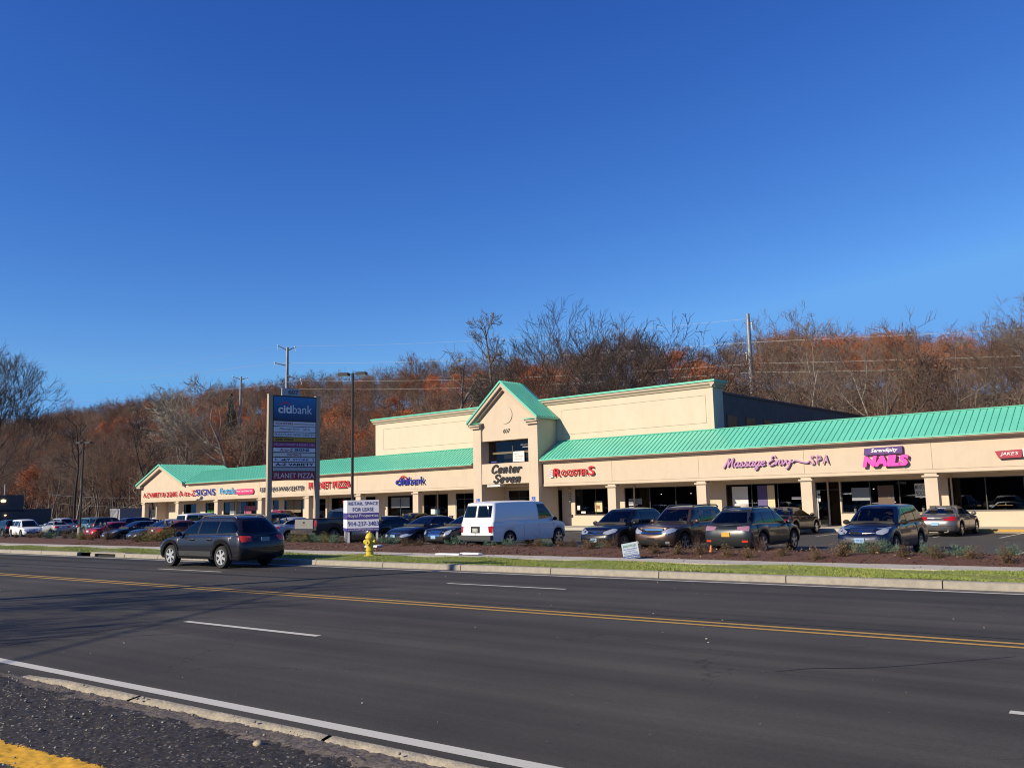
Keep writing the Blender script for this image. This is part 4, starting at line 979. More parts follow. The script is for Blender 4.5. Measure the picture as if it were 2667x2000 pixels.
        if van == 'cargo':
            side([(fx_at(z0)-A-.1, z0+.02),(fx_at(zt)-A, zt),(bps[0]+.06, zt),(bps[0]+.06, z0-.05)])
        else:
            edges = [None]+bps+[None]
            for k in range(len(edges)-1):
                fe, re = edges[k], edges[k+1]
                if fe is None: fp = [(fx_at(z0)-A, bz(fx_at(z0)-A)), (fx_at(zt)-A, zt)]
                else: fp = [(fe-.035, bz(fe)), (fe-.035, zt)]
                if re is None: 
                    zr = zt-.02
                    rp = [(rx_at(zr)+C, zr), (rx_at(z0+.1)+C*.75, bz(rx_at(z0))+.10), (rx_at(z0+.02)+C, bz(rx_at(z0)))]
                else: rp = [(re+.035, zt), (re+.035, bz(re))]
                if fp[1][0] < rp[0][0]+.08: continue
                side(fp+rp, m=M_glassd if (k > 0 and H > 1.55) else None)
        if front:
            w0, w1 = wb_-.10, wt-.07
            zf0 = lerp(T, gf)+.045
            decal(bv2, [(-w0,zf0),(w0,zf0),(w1,zt+.03),(-w1,zt+.03)], 'x', 1, glass, 'windshield', root, grid=.06, off=.012)
        if rear:
            w0, w1 = wb_-.15, wt-.10; zr0 = lerp(T, gr)+.05
            if van == 'cargo':
                for c0, c1 in ((-w0,-.05),(.05,w0)): decal(bv2, [(c0,zr0+.1),(c1,zr0+.1),(c1*.93,zt-.04),(c0*.93,zt-.04)], 'x', -1, M_glassd, 'rear_window', root, grid=.06, off=.014)
            else: decal(bv2, [(-w0,zr0),(w0,zr0),(w1,zt-.0),(-w1,zt-.0)], 'x', -1, glass if H < 1.55 else M_glassd, 'rear_window', root, grid=.06, off=.014)
        # the shell is cut away behind the panes, and the cabin gets seats and trim
        wv = []; wf = []
        for w_ in WINS:
            o_ = len(wv); wv += [v.co[:] for v in w_.vertices]; wf += [[o_+k for k in p.vertices] for p in w_.polygons]
        WINS.clear()
        if wf:
            bw_ = BVHTree.FromPolygons(wv, wf); bm = bmesh.new(); bm.from_mesh(cab.data)
            near = {}
            for v in bm.verts:
                h = bw_.find_nearest(v.co, .06); near[v] = h[0] is not None and (h[0]-v.co).length < .032 and abs((h[0]-v.co).normalized().dot(h[1])) > .80
            dl = [f for f in bm.faces if all(near[v] for v in f.verts)]
            bmesh.ops.delete(bm, geom=dl, context='FACES'); bm.to_mesh(cab.data); bm.free()
            cab.data.materials.append(M_cabin)
            zb_ = lerp(T, 0)+.045
            it_ = MB()
            x0_, x1_ = gr+.30, gf-.12
            it_.box(x0_, x1_, -wb_+.07, wb_-.07, zb_-.05, zb_-.01)
            it_.box(gf-.45, gf-.14, -wb_+.12, wb_-.12, zb_-.01, zb_+.035)
            it_.build('dashboard', M_cabin, root)
            rows = [gf-1.30]+([gf-2.2] if van != 'cargo' and gf-2.2 > gr+.5 else [])
            for xr in rows:
                for sg in (1,-1):
                    st = MB().prism([(xr-.14, zb_-.02),(xr+.02, zb_-.02),(xr-.10, zb_+.24),(xr-.20, zb_+.24)], 'y', sg*.36-.22, sg*.36+.22)
                    st.prism([(xr-.21, zb_+.26),(xr-.12, zb_+.26),(xr-.15, zb_+.40),(xr-.23, zb_+.40)], 'y', sg*.36-.12, sg*.36+.12)
                    st.build('seat', M_seat, root)
            sw = MB(); 
            for k in range(14):
                t0, t1 = k*math.pi/7, (k+1)*math.pi/7
                sw.tube((gf-.62-.05*math.sin(t0), .36+.17*math.cos(t0), zb_+.04+.14*math.sin(t0)), (gf-.62-.05*math.sin(t1), .36+.17*math.cos(t1), zb_+.04+.14*math.sin(t1)), .014, n=5)
            sw.build('steering_wheel', M_cabin, root)
        # mirrors
        for sg in (1,-1):
            h = bvh.ray_cast(Vector((gf-.42, sg*4, lerp(T, gf-.42)-.06)), Vector((0,-sg,0)))
            yy = abs(h[0].y) if h[0] else b
            MB().ball((gf-.42, sg*(yy+.11), lerp(T,gf)+.08), .07, .12, .085, 10).box(gf-.46, gf-.40, min(sg*(yy-.12),sg*(yy+.08)), max(sg*(yy-.12),sg*(yy+.08)), lerp(T,gf)+.01, lerp(T,gf)+.05).build('side_mirror', M_seamd if q.get('dm') else pm, root, smooth=40)
        if q['rails']:
            for sg in (1,-1):
                r_ = MB(); y = sg*(wt-.03); x0, x1 = tr+.1, tf-.12; zr = H-.045
                x0 += .12; x1 -= .22; pts = [(x0-.10,y,zr-.03),(x0+.06,y,zr+.045),((x0+x1)/2,y,zr+.065),(x1-.06,y,zr+.045),(x1+.10,y,zr-.03)]
                for p0, p1 in zip(pts, pts[1:]): r_.tube(p0, p1, .028, n=6)
                r_.build('roof_rail', mat('rail_grey', (.10,.09,.085), .5), root, smooth=50)
    # ---- doors: gaps and handles
    if detail >= 1:
        zm = lerp(T, 0)
        for sg in (1,-1):
            gp = []
            dx = q.get('doors') or ([fx_ for fx_ in (q['gb'][0]-.30,)]+list(q['bp'][:1])+[max(q['rx']+Ra+.02, -1.05)])
            for x in dx:
                decal(bvh, [(x-.006, clr+.10),(x+.006, clr+.10),(x+.006, zm-.02),(x-.006, zm-.02)], 'y', sg, M_seamd, 'door_gap', root, off=.003, grid=.15)
            for x in (dx[1:] if len(dx) > 1 else dx):
                h = bvh.ray_cast(Vector((x+.16, sg*4, zm-.13)), Vector((0,-sg,0)))
                if h[0]: MB().box(x+.07,x+.26,h[0].y-.02*(sg<0)*1-.0,h[0].y+.02*(sg>0)+.0,zm-.15,zm-.115).build('door_handle', M_chrome if q.get('ch') else pm, root)
    # ---- front
    D = lambda poly, ax, sg, m_, nm, **k: decal(bvh, poly, ax, sg, m_, nm, root, **k)
    zh = lerp(T, a-.15)
    if detail >= 1 and front:
        hz0, hz1 = q.get('hl', (zh-.22, zh-.04)); hw = q.get('hw', .36)
        for sg in (1,-1):
            pl = [(sg*(b-.10), hz1-.01),(sg*(b-.10), hz0+.07),(sg*(b-hw*.65), hz0),(sg*(b-hw-.08), hz0+.03),(sg*(b-hw-.1), hz0+.10),(sg*(b-hw*.5), hz1)]
            D(pl, 'x', 1, M_hl, 'headlight', off=.016, grid=.035)
            pl = [(a-cf*.9, hz1-.03),(a-.12, hz1-.04),(a-.12, hz0+.06),(a-cf*.6, hz0+.08)]
            D(pl, 'y', sg, M_hl, 'headlight', off=.016, grid=.035)
            if q.get('fog'): D([(sg*(b-.36),.36),(sg*(b-.22),.36),(sg*(b-.22),.45),(sg*(b-.36),.45)], 'x', 1, M_hl, 'fog_light')
        gw, g0, g1 = q.get('grille', (.42, zh-.22, zh-.06))
        g = D([(-gw,g1),(-gw*.88,g0),(gw*.88,g0),(gw,g1)], 'x', 1, M_seamd, 'grille', off=.012, grid=.04)
        nb = q.get('bars', 3)
        for i in range(nb):
            z = g0+(g1-g0)*(i+.5)/nb; t = q.get('bt', .012); w = gw*.94
            o = decal(bvh, [(-w,z-t),(w,z-t),(w,z+t),(-w,z+t)], 'x', 1, q.get('bm', M_chrome), 'grille_bar', g, off=.024, grid=.04)
        if q.get('badge'): decal(bvh, [(.07*math.cos(t), (g0+g1)/2+.055*math.sin(t)) for t in [i*math.pi/5 for i in range(10)]], 'x', 1, M_chrome, 'badge', g, off=.034)
        D([(-.62,.50),(-.55,.33),(.55,.33),(.62,.50)] if not q.get('intake') else q['intake'], 'x', 1, M_seamd, 'lower_intake', off=.012)
        h = bvh.ray_cast(Vector((4,0,q.get('pz',.50))), Vector((-1,0,0)))
        if h[0]:
            pzc = q.get('pz',.50); o = MB().box(h[0].x+.004, h[0].x+.022, -.155,.155,pzc-.078,pzc+.078).build('license_plate', plate, root)
            if badge:
                tm = text('plate_lettering', badge, .25, .07, mat('plate_ink',(.05,.08,.25),.6), o, (h[0].x+.0225,-.125,pzc-.035), ext=.002, bold=.02); tm.rotation_euler = (0,0,math.pi/2)
    if detail >= 1 and rear:
        zr = lerp(T, -a+.15); t0, t1 = q.get('tl', (zr-.25, zr-.05)); tw_ = q.get('tw', .32)
        for sg in (1,-1):
            D([(sg*(b-.09), t1),(sg*(b-.09), t0),(sg*(b-tw_), t0+.03),(sg*(b-tw_-.04), t1-.02)], 'x', -1, tail, 'taillight', off=.014, grid=.035)
            D([(-a+cr_*.95, t1-.03),(-a+.08, t1),(-a+.08, t0),(-a+cr_*.7, t0+.05)], 'y', sg, tail, 'taillight', off=.014, grid=.035)
            if q.get('ref'): D([(sg*(b-.14),.52),(sg*(b-.14),.45),(sg*(b-.34),.45),(sg*(b-.34),.52)], 'x', -1, M_tl_on, 'reflector')
        pz = q.get('rpz', .80); h = bvh.ray_cast(Vector((-6,0,pz)), Vector((1,0,0)))
        if h[0]: MB().box(h[0].x-.022,h[0].x-.004,-.155,.155,pz-.078,pz+.078).build('license_plate', plate, root)
        D([(-b+.16, q.get('rb0',.56)-.006),(b-.16, q.get('rb0',.56)-.006),(b-.16, q.get('rb0',.56)+.006),(-b+.16, q.get('rb0',.56)+.006)], 'x', -1, M_seamd, 'bumper_gap', off=.003)
        if q.get('exh'):
            for sg in (1,-1): MB().tube((-a-.02,sg*.55,.27),(-a+.2,sg*.55,.27),.04,n=12).build('exhaust', M_chrome, root)
    if q.get('strip'):
        for sg in (1,-1): D([(q['rx']+Ra+.05,.50),(q['fx']-Ra-.05,.50),(q['fx']-Ra-.05,.56),(q['rx']+Ra+.05,.56)], 'y', sg, M_seamd if q['strip'] == 'd' else pm, 'side_moulding', off=.012)
    for xw in (q['fx'], q['rx']):
        for sg in (1,-1): wheel(root, xw, sg*(b-.125), Rr, .215, sg, rim=q.get('rim', M_rim), spokes=q['spokes'])
    root['bvh'] = 0; del root['bvh']
    return root, bvh
SEDAN = dict(L=4.75, W=1.80, H=1.44, R=.32, fx=1.42, rx=-1.32, hood=[(-2.4,.86),(-2.2,.98),(-1.6,1.03),(-.5,.97),(.9,.95),(1.6,.88),(2.1,.76),(2.37,.62)], gb=(1.15,-1.85), gt=(.28,-1.0), bp=(-.05,), wb=.80, wt=.55)
SUV = dict(L=4.57, W=1.80, H=1.69, R=.345, fx=1.40, rx=-1.25, clr=.28, rr=.20, hood=[(-2.3,1.06),(-1.5,1.07),(.8,1.05),(1.2,1.02),(1.9,.93),(2.28,.78)], gb=(1.15,-2.18), gt=(.42,-1.85), wb=.81, wt=.60, bp=(0,-1.0), cp=.14)
RX = dict(SUV, L=4.76, W=1.88, H=1.66, R=.37, hood=[(-2.38,1.02),(-2.2,1.08),(-1.2,1.07),(.8,1.03),(1.3,1.0),(2.0,.90),(2.38,.75)], gb=(1.25,-2.22), gt=(.40,-1.55), wb=.84, wt=.60, tl=(.84,1.02), tw=.50, rpz=.72, rails=True, ref=True, rb0=.62, bp=(0,-1.02))
BLAZ = dict(SUV, L=4.87, W=1.89, H=1.74, R=.37, fx=1.45, rx=-1.42, hood=[(-2.43,1.08),(-1.5,1.10),(.8,1.08),(1.2,1.06),(2.1,.99),(2.35,.95),(2.43,.80)], gb=(1.05,-2.3), gt=(.42,-2.05), rails=True, grille=(.48,.70,.94), bars=2, bt=.03, hl=(.72,.94), hw=.42, fog=True, cp=.16)
CAD = dict(SEDAN, L=4.99, W=1.90, H=1.46, grille=(.40,.52,.80), bars=5, bt=.02, rf=.4, hl=(.60,.86), hw=.26, hood=[(-2.5,.9),(-2.3,1.02),(-1.6,1.05),(-.5,.99),(.9,.97),(1.6,.92),(2.2,.84),(2.49,.72)])
VAN = dict(L=5.5, W=2.0, H=2.10, R=.37, fx=1.95, rx=-1.55, clr=.33, rf=.45, rr=.14, rbow=.03, bow=.12, tumble=.02, hood=[(-2.75,1.24),(1.3,1.24),(1.75,1.18),(2.3,1.08),(2.6,1.0),(2.75,.86)], gb=(1.95,-2.70), gt=(1.15,-2.52), wb=.96, wt=.80, bp=(.42,), gc=.2, tl=(.72,1.02), tw=.22, rpz=.84, rb0=.60, doors=(1.55,.45,-.6), hl=(.80,1.0), grille=(.5,.72,1.0), dm=True)
WAGON = dict(L=4.79, W=1.82, H=1.61, R=.345, fx=1.42, rx=-1.325, clr=.27, rr=.24, hood=[(-2.4,.98),(-2.2,1.06),(-1.0,1.04),(.9,1.0),(1.2,.98),(1.9,.88),(2.2,.78),(2.4,.64)], gb=(1.28,-2.22), gt=(.40,-1.80), wb=.82, wt=.58, bp=(.02,-.98), cp=.20, rails=True, tl=(.80,1.0), tw=.40, rpz=.86, rb0=.55, spokes=6, ch=True, rim=mat('bright_alloy',(.70,.71,.73),.3,.55))
MINI = dict(L=4.9, W=1.9, H=1.72, R=.33, fx=1.55, rx=-1.40, clr=.22, rr=.25, rf=.6, hood=[(-2.45,1.02),(.8,1.0),(1.3,.98),(1.9,.90),(2.3,.76),(2.45,.64)], gb=(1.55,-2.38), gt=(.55,-2.1), wb=.85, wt=.62, bp=(.28,-.85), cp=.12)
TRUCK = dict(L=5.85, W=2.03, H=1.88, R=.40, fx=1.95, rx=-1.70, clr=.42, rf=.4, rr=.08, rbow=.01, bow=.1, tumble=.02, hood=[(-2.92,1.32),(-.75,1.32),(-.7,1.20),(1.1,1.20),(1.3,1.18),(2.6,1.10),(2.92,.95)], gb=(1.30,-.86), gt=(.65,-.62), wb=.88, wt=.72, bp=(.0,), cp=.10, tl=(.92,1.30), tw=.16, rpz=.66, rb0=.80, doors=(1.05,0,-.72))
BIG = dict(SUV, L=5.0, W=1.98, H=1.88, R=.39, hood=[(-2.5,1.15),(1.0,1.14),(1.3,1.1),(2.3,1.05),(2.5,.9)], gb=(1.25,-2.42), gt=(.55,-2.28), wb=.90, wt=.70, bp=(.05,-1.0), cp=.12)
HUM = dict(SUV, L=4.75, W=1.95, H=1.89, hood=[(-2.37,1.25),(1.3,1.25),(2.37,1.15)], gb=(.95,-2.32), gt=(.72,-2.22), wb=.88, wt=.76, bp=(-.05,-1.05), cp=.14)
FACE, AWAY = -math.pi/2-BB, math.pi/2-BB       # nose towards the road / towards the shops
def park(name, label, s_, d, L, rz, spec, pm, **k):
    """d: where the bumper nearest the road stands"""
    cat = k.pop('cat', 'car'); c = bw(s_, d+L/2, zlot(s_)+.002)
    return make_car(name, label, cat, c[:], rz, spec, pm, **k)
P = paint
# front row, from the right of the photo
park('parked_suv', 'dark blue compact SUV with grey bumper facing the road, rightmost in the front row', -10.12, -21.2, 4.57, FACE, dict(SUV, clad=True, grille=(.40,.76,.93), bars=3, hl=(.74,.98), hw=.34, pz=.56, badge=True, dm=True), P('navy', (.006,.013,.045)), cat='suv', badge='W90 ULW')
park('parked_suv', 'charcoal crossover with orange plate, its tail towards the road', -14.75, -21.4, 4.76, AWAY, RX, P('charcoal', (.035,.04,.043)), cat='suv', plate=M_platey, tail=mat('clear_tail',(.50,.25,.32),.1,.3,coat=.6))
park('parked_suv', 'brown SUV with chrome grille and roof rails facing the road behind the tilted yard sign', -17.75, -21.6, 4.87, FACE, BLAZ, P('bronze', (.12,.07,.05), .6), cat='suv', plate=M_seamd)
park('parked_suv', 'black crossover with bar grille and pale blue plate, right of the white van', -20.1, -22.0, 4.57, FACE, dict(SUV, gb=(1.2,-2.15), gt=(.35,-1.6), grille=(.42,.66,.86), bars=2, hl=(.70,.92), hw=.44, pz=.48, badge=True), P('black', (.006,.006,.009)), cat='suv')
_, van_bvh = park('white_van', 'white windowless cargo van, its double rear doors towards the road', -26.35, -22.1, 5.5, AWAY, VAN, P('white', (.78,.79,.80), .0, .35), cat='van', van='cargo', plate=M_platew)
park('parked_car', 'black sedan with wide chrome grille just left of the white van', -29.3, -21.8, 4.99, FACE, CAD, P('black', (.006,.006,.009)))
park('parked_car', 'dark blue sedan facing the road between the for-lease sign and the chrome-grilled sedan', -32.0, -21.9, 4.82, FACE, dict(SEDAN, L=4.82, grille=(.36,.56,.70), bars=2, badge=True), P('midnight', (.006,.010,.03)))
park('parked_car', 'black sedan hidden behind the for-lease sign, tail towards the road', -35.3, -21.3, 4.75, AWAY, SEDAN, P('black', (.006,.006,.009)))
park('pickup_truck', 'dark grey pickup with a pale tailgate beside the tall pylon sign', -39.35, -21.7, 5.85, AWAY, TRUCK, P('truck_grey', (.05,.05,.055)), cat='pickup')
park('parked_car', 'silver sedan half hidden behind the grey wagon on the road', -44.6, -20.6, 4.6, AWAY, dict(SEDAN, L=4.6), P('silver', (.55,.56,.60), .4))
park('parked_car', 'copper sedan with bright tail lamps just behind the nose of the grey wagon', -53.7, -23.0, 4.75, AWAY, dict(SEDAN, tw=.45), P('copper', (.30,.07,.025), .4), tail=M_tl_on, plate=M_platew)
park('parked_car', 'dark blue sedan second from the red sedan, facing the road', -57.0, -22.8, 4.75, FACE, dict(SEDAN, badge=True), P('blue', (.008,.018,.06)))
park('parked_car', 'near-black luxury sedan with chrome grille right of the red sedan', -60.6, -22.9, 4.85, FACE, dict(SEDAN, L=4.85, grille=(.38,.56,.76), bars=6, hl=(.62,.82), hw=.42, badge=True), P('ink', (.010,.013,.022)))
park('parked_car', 'red sedan with its tail towards the road in the left half of the lot', -63.0, -23.0, 4.75, AWAY, dict(SEDAN, tw=.42), P('red', (.36,.008,.02)), tail=M_tl_on, plate=M_platew)
# row at the shops
park('parked_car', 'silver grey two-door sedan nosed in at the shop kerb near the right edge', -11.75, -6.6, 4.85, AWAY, dict(SEDAN, L=4.85, W=1.80, H=1.40, tl=(.72,.92), tw=.52, rpz=.60, rb0=.50, exh=True), P('pewter', (.20,.19,.19), .6))
park('parked_car', 'black sedan nosed in at the shop kerb behind the charcoal crossover', -19.55, -7.2, 5.0, AWAY, dict(SEDAN, L=5.0, W=1.87, H=1.44, tw=.40), P('black', (.006,.006,.009)))
park('parked_suv', 'large dark brown SUV at the shop kerb below the blue bank letters', -50.3, -11.5, 5.0, AWAY, BIG, P('espresso', (.03,.018,.013)), cat='suv')
park('pickup_truck', 'red pickup at the shop kerb behind the pylon sign', -64.3, -9.0, 5.85, AWAY, dict(TRUCK, H=1.95), P('red', (.36,.008,.02)), cat='pickup')
park('parked_suv', 'white boxy SUV parked behind the dark sedans on the left', -68.8, -13.0, 4.75, AWAY, HUM, P('white', (.78,.79,.80), .0, .35), cat='suv')
park('parked_suv', 'dark SUV seen over the roof of the silver sedan', -57.6, -13.0, 4.7, AWAY, SUV, P('ink', (.010,.013,.022)), cat='suv')
park('parked_car', 'black sedan behind the dark blue sedan, at the shop kerb', -47.5, -8.0, 4.7, AWAY, SEDAN, P('black', (.006,.006,.009)))
# far left of the lot: cars standing crossways
def cross(name, label, s_, d, rz, spec, pm, **k):
    return make_car(name, label, k.pop('cat','car'), bw(s_, d, zlot(s_))[:], rz-BB, spec, pm, detail=1, **k)
cross('minivan', 'white minivan with its nose towards the right at the far left', -95.2, -15.2, R(-3), dict(MINI, L=4.8), P('white', (.78,.79,.80), .0, .35), cat='minivan')
cross('parked_car', 'silver white sedan with wide red lamps right of the white minivan', -97.2, -11.6, R(178), dict(SEDAN, tw=.5), P('pearl', (.50,.48,.46), .3))
cross('minivan', 'teal grey minivan right of the silver white sedan at the far left', -98.7, -7.6, R(178), MINI, P('teal', (.12,.22,.24), .4), cat='minivan')
cross('parked_suv', 'black SUV cut by the left edge of the photo', -99.4, -15.4, R(178), SUV, P('black', (.006,.006,.009)), cat='suv')
cross('parked_suv', 'silver SUV roof between the sedan and the teal minivan', -103.5, -8.6, R(178), SUV, P('silver', (.55,.56,.60), .4), cat='suv')
FAR = [('parked_car','silver car behind the red sedan at the lot back',-89.5,-8.3,SEDAN,('silver',(.55,.56,.60))),
 ('parked_car','dark car between two silver cars at the lot back',-86.2,-8.3,SEDAN,('ink',(.010,.013,.022))), ('parked_car','pale grey car left of the blue pickup',-83,-8.3,SEDAN,('silver',(.55,.56,.60))),
 ('parked_suv','blue SUV with lit tail lamp beside the leftmost shop column',-79.0,-13.4,SUV,('blue',(.008,.018,.06))), ('parked_car','silver hatch seen through the gable opening',-107,5.0,SEDAN,('silver',(.55,.56,.60))),
 ('parked_car','white car seen through the gable opening',-104,1.0,SEDAN,('white',(.78,.79,.80))), ('parked_car','dark sedan behind the white minivan',-99,-9,SEDAN,('ink',(.010,.013,.022))), ('parked_suv','grey SUV behind the silver white sedan',-95,-9,SUV,('charcoal',(.035,.04,.043))),
 ('parked_car','black sedan at the kerb under the left gable',-75,-9.2,SEDAN,('black',(.006,.006,.009))),('parked_suv','dark wagon at the kerb near the third shop column',-71.5,-9.2,SUV,('espresso',(.03,.018,.013))), ('parked_car','silver car in the back row at far left',-112,-7,SEDAN,('silver',(.55,.56,.60))),('parked_car','red car in the back row at far left',-108.5,-7,SEDAN,('red',(.36,.008,.02)))]
for nm, lab, s_, d, spc, pc in FAR:
    park(nm, lab, s_, d, spc['L'], AWAY, spc, P(*pc), detail=1, cat='suv' if 'suv' in nm else 'car')
# the wagon driving past on the road
wag, wb = make_car('station_wagon', 'dark grey station wagon with silver wheels driving past on the road', 'station wagon', (-24.95, 17.50, 0), math.pi, dict(WAGON), P('graphite', (.020,.020,.028), .45), group=None, plate=mat('plate_dim',(.16,.28,.38),.5), tail=M_tl_on)
for sg in (1,-1):
    decal(wb, [(-1.35+.53*math.cos(t), .345+.53*math.sin(t)) for t in [math.pi*i/12 for i in range(13)]]+[(-1.35+.43*math.cos(t), .345+.43*math.sin(t)) for t in [math.pi*(12-i)/12 for i in range(13)]], 'y', sg, MATS['paint_graphite'], 'wheel_arch_flare', wag, off=.028, grid=.2)
    decal(wb, [(1.42+.53*math.cos(t), .345+.53*math.sin(t)) for t in [math.pi*i/12 for i in range(13)]]+[(1.42+.43*math.cos(t), .345+.43*math.sin(t)) for t in [math.pi*(12-i)/12 for i in range(13)]], 'y', sg, MATS['paint_graphite'], 'wheel_arch_flare', wag, off=.028, grid=.2)
    decal(wb, [(-.9,.36),(.95,.36),(.95,.52),(-.9,.52)], 'y', sg, M_clad, 'sill_cladding', wag, off=.016, grid=.2)
for sg in (1,-1):      # bright trim round the side glass, and two chrome handles
    zt_ = 1.02
    decal(wb, [(-1.9,.985),(1.0,.955),(1.0,.967),(-1.9,.997)], 'y', sg, M_chrome, 'window_trim', wag, off=.012, grid=.2)
    for hx in (.22,-.72):
        h_ = wb.ray_cast(Vector((hx, sg*4, .86)), Vector((0,-sg,0)))
        if h_[0]: MB().box(hx-.10,hx+.10,h_[0].y-.012,h_[0].y+.030*sg if sg > 0 else h_[0].y+.012,.845,.88).box(hx-.10,hx+.10,h_[0].y-.03,h_[0].y+.03,.85,.875).build('door_handle', M_chrome, wag)
text('side_badge', 'OUTBACK', .24, .035, M_chrome, wag, (.62,.936,.40), rz=math.pi, ext=.004)
# pickup bed and silver tailgate
for o in [o for o in COL.objects if o.name.startswith('pickup_truck')]:
    MB().box(-2.78,-.80,-.80,.80,1.352,1.36).build('bed_cover', M_under, o)
    tg = MB().box(-2.955,-2.925,-.80,.80,.84,1.33).box(-2.965,-2.954,-.74,.74,.90,1.24).build('tailgate', P('tailgate',(.42,.40,.36),.5) if o['label'].startswith('dark') else MATS['paint_red'], o)
    MB().box(-2.97,-2.963,-.09,.09,1.12,1.20).build('handle', M_seamd, tg)
    MB().box(-2.972,-2.964,-.12,.12,1.02,1.07).build('badge', mat('gold_badge',(.6,.42,.12),.3,.8), tg)
    MB().box(-3.12,-2.93,-.98,.98,.56,.76).box(-3.125,-3.115,-.3,.3,.6,.74).build('bumper', M_chrome if o['label'].startswith('dark') else M_clad, o)
v = [o for o in COL.objects if o.name.startswith('white_van')][0]
MB().box(-2.86,-2.68,-.98,.98,.42,.62).build('bumper', M_clad, v)
decal(van_bvh, [(-.27,.72),(.27,.72),(.27,1.0),(-.27,1.0)], 'x', -1, M_seamd, 'plate_recess', v, off=.005)
MB().box(-2.772,-2.764,-.155,.155,.76,.92).build('license_plate', M_platew, v)
for g_ in (-.007,): decal(van_bvh, [(g_,.62),(g_+.014,.62),(g_+.014,.72),(g_,.72)], 'x', -1, M_seamd, 'door_gap', v, off=.004)
# ================================================================ street furniture
ps = empty('pylon_sign', bw(-46.5, -19.2, zlot(-46))[:], math.pi/2-R(16.9), 'tall two-post pylon sign listing the shops, number 607 on top', 'pylon sign')
# local x runs from the near post to the far post, local -y faces the viewer's right side
PL, PH = 3.15, 9.05
def face(x, z, t=0): return (x, -.24-t, z)
M_post = mat('post_stucco', (.50,.39,.27), .85, bump=.2)
M_post2 = mat('post_side', (.16,.14,.13), .7)
for x in (0, PL): 
    p_ = MB().box(x-.14,x+.14,-.15,.15,0,PH).box(x-.16,x+.16,-.17,.17,PH,PH+.04).build('post', M_post, ps)
M_case = mat('sign_case', (.035,.03,.03), .5)
MB().box(.142,PL-.142,-.17,.17,3.72,PH-.03).build('cabinet', M_case, ps)
zq = lambda z: 3.76+(z-3.3)*.985
def pan(z0, z1, m, txt=(), nm='panel'):
    z0, z1 = zq(z0), zq(z1); o = MB().box(.20,PL-.20,-.20,-.171,z0,z1).build(nm, m, ps)
    for (t, x0, x1, a, b_, mm, k) in txt: text('lettering', t, x1-x0, zq(b_)-zq(a), mm, o, (x0,-.202,zq(a)), ext=.006, **k)
    return o
zc = [7.0]
m = bpy.data.materials.new('blue_fade'); m.use_nodes = True; n_ = m.node_tree.nodes; l_ = m.node_tree.links   # the panel itself is printed with a pale-to-dark blue fade
tc = n_.new('ShaderNodeTexCoord'); sx = n_.new('ShaderNodeSeparateXYZ'); rp = n_.new('ShaderNodeValToRGB'); l_.new(tc.outputs['Generated'], sx.inputs[0]); l_.new(sx.outputs[2], rp.inputs[0])
rp.color_ramp.elements[0].color = (.003,.012,.075,1); rp.color_ramp.elements[1].color = (.012,.15,.38,1); l_.new(rp.outputs[0], n_['Principled BSDF'].inputs['Base Color']); n_['Principled BSDF'].inputs['Roughness'].default_value = .35
X0, X1 = .30, PL-.30
o = pan(7.05, 8.55, m, [('citi',X0+.15,X0+1.05,7.5,8.0,C_white,dict(bold=.03)),('bank',X0+1.1,X1-.15,7.5,8.05,C_white,dict())])
MB().prism([(p[0], p[1]) for p in arc(0,0,X0+.30,X0+.95,8.44,.20,0,0)], 'y', -.21, -.201).build('arc', C_red, o)
Wt = mat('panel_white', (.74,.74,.76), .5)
pan(6.68,6.98,Wt,[('ROOSTERS',X0,X0+1.15,6.76,6.92,C_maroon,dict(bold=.02)),("MEN'S GROOMING CENTER",X0+1.25,X1,6.79,6.87,C_maroon,dict())])
pan(6.32,6.64,Wt,[('Massage Envy',X0+.25,X0+1.6,6.40,6.57,C_grey,dict(shear=.3)),('SPA',X0+1.8,X1-.25,6.42,6.55,C_grey,dict())])
pan(6.00,6.28,Wt,[('EUROPEAN WAX CENTER',X0-.05,X1+.05,6.06,6.22,C_grey,dict())])
pan(5.70,5.95,mat('panel_gold',(.62,.36,.02),.5),[('SAND WEDGE',X0,X0+1.2,5.75,5.90,C_black,dict(bold=.03)),('SPORTS BAR & GRILL',X0+1.3,X1,5.78,5.87,mat('gold2',(.4,.2,.01),.5),dict())])
pan(5.36,5.64,mat('panel_magenta',(.42,.05,.22),.5),[('FROZEN YOGURT & BAKERY CAFE',X0-.05,X1+.05,5.43,5.58,mat('pale_pink',(.75,.45,.6),.5),dict(bold=.01))])
pan(5.04,5.30,Wt,[('A-to-Z',X0+.3,X0+1.15,5.09,5.26,C_maroon,dict(bold=.02)),('SIGNS',X0+1.25,X1-.3,5.09,5.26,mat('navy_ink',(.01,.05,.15),.5),dict(bold=.04))])
pan(4.74,4.98,mat('panel_cream',(.66,.66,.60),.5),[('WAYBACK',X0+.75,X0+1.75,4.79,4.93,C_maroon,dict(bold=.02))])
pan(4.42,4.68,Wt,[('ebY',X0+.4,X0+1.0,4.47,4.63,mat('navy_ink',(.01,.05,.15),.5),dict(bold=.03)),('STORE',X0+1.15,X1-.35,4.48,4.61,C_blue,dict(bold=.02)),('$',X0-.02,X0+.1,4.46,4.64,C_blue,dict()),('$',X1-.1,X1+.02,4.46,4.64,C_blue,dict())])
pan(4.12,4.37,Wt,[('A-Z VARIETY',X0+.02,X1,4.16,4.33,C_black,dict(bold=.04))])
pan(3.84,4.07,mat('panel_grey',(.50,.53,.56),.5))
pan(3.30,3.78,C_maroon,[('PLANET PIZZA',X0-.02,X1+.02,3.39,3.70,C_white,dict())])
nb = MB().box(.75,1.95,-.05,.05,PH-.04,PH+.46).build('number_board', mat('board_dull',(.50,.50,.52),.6), ps)
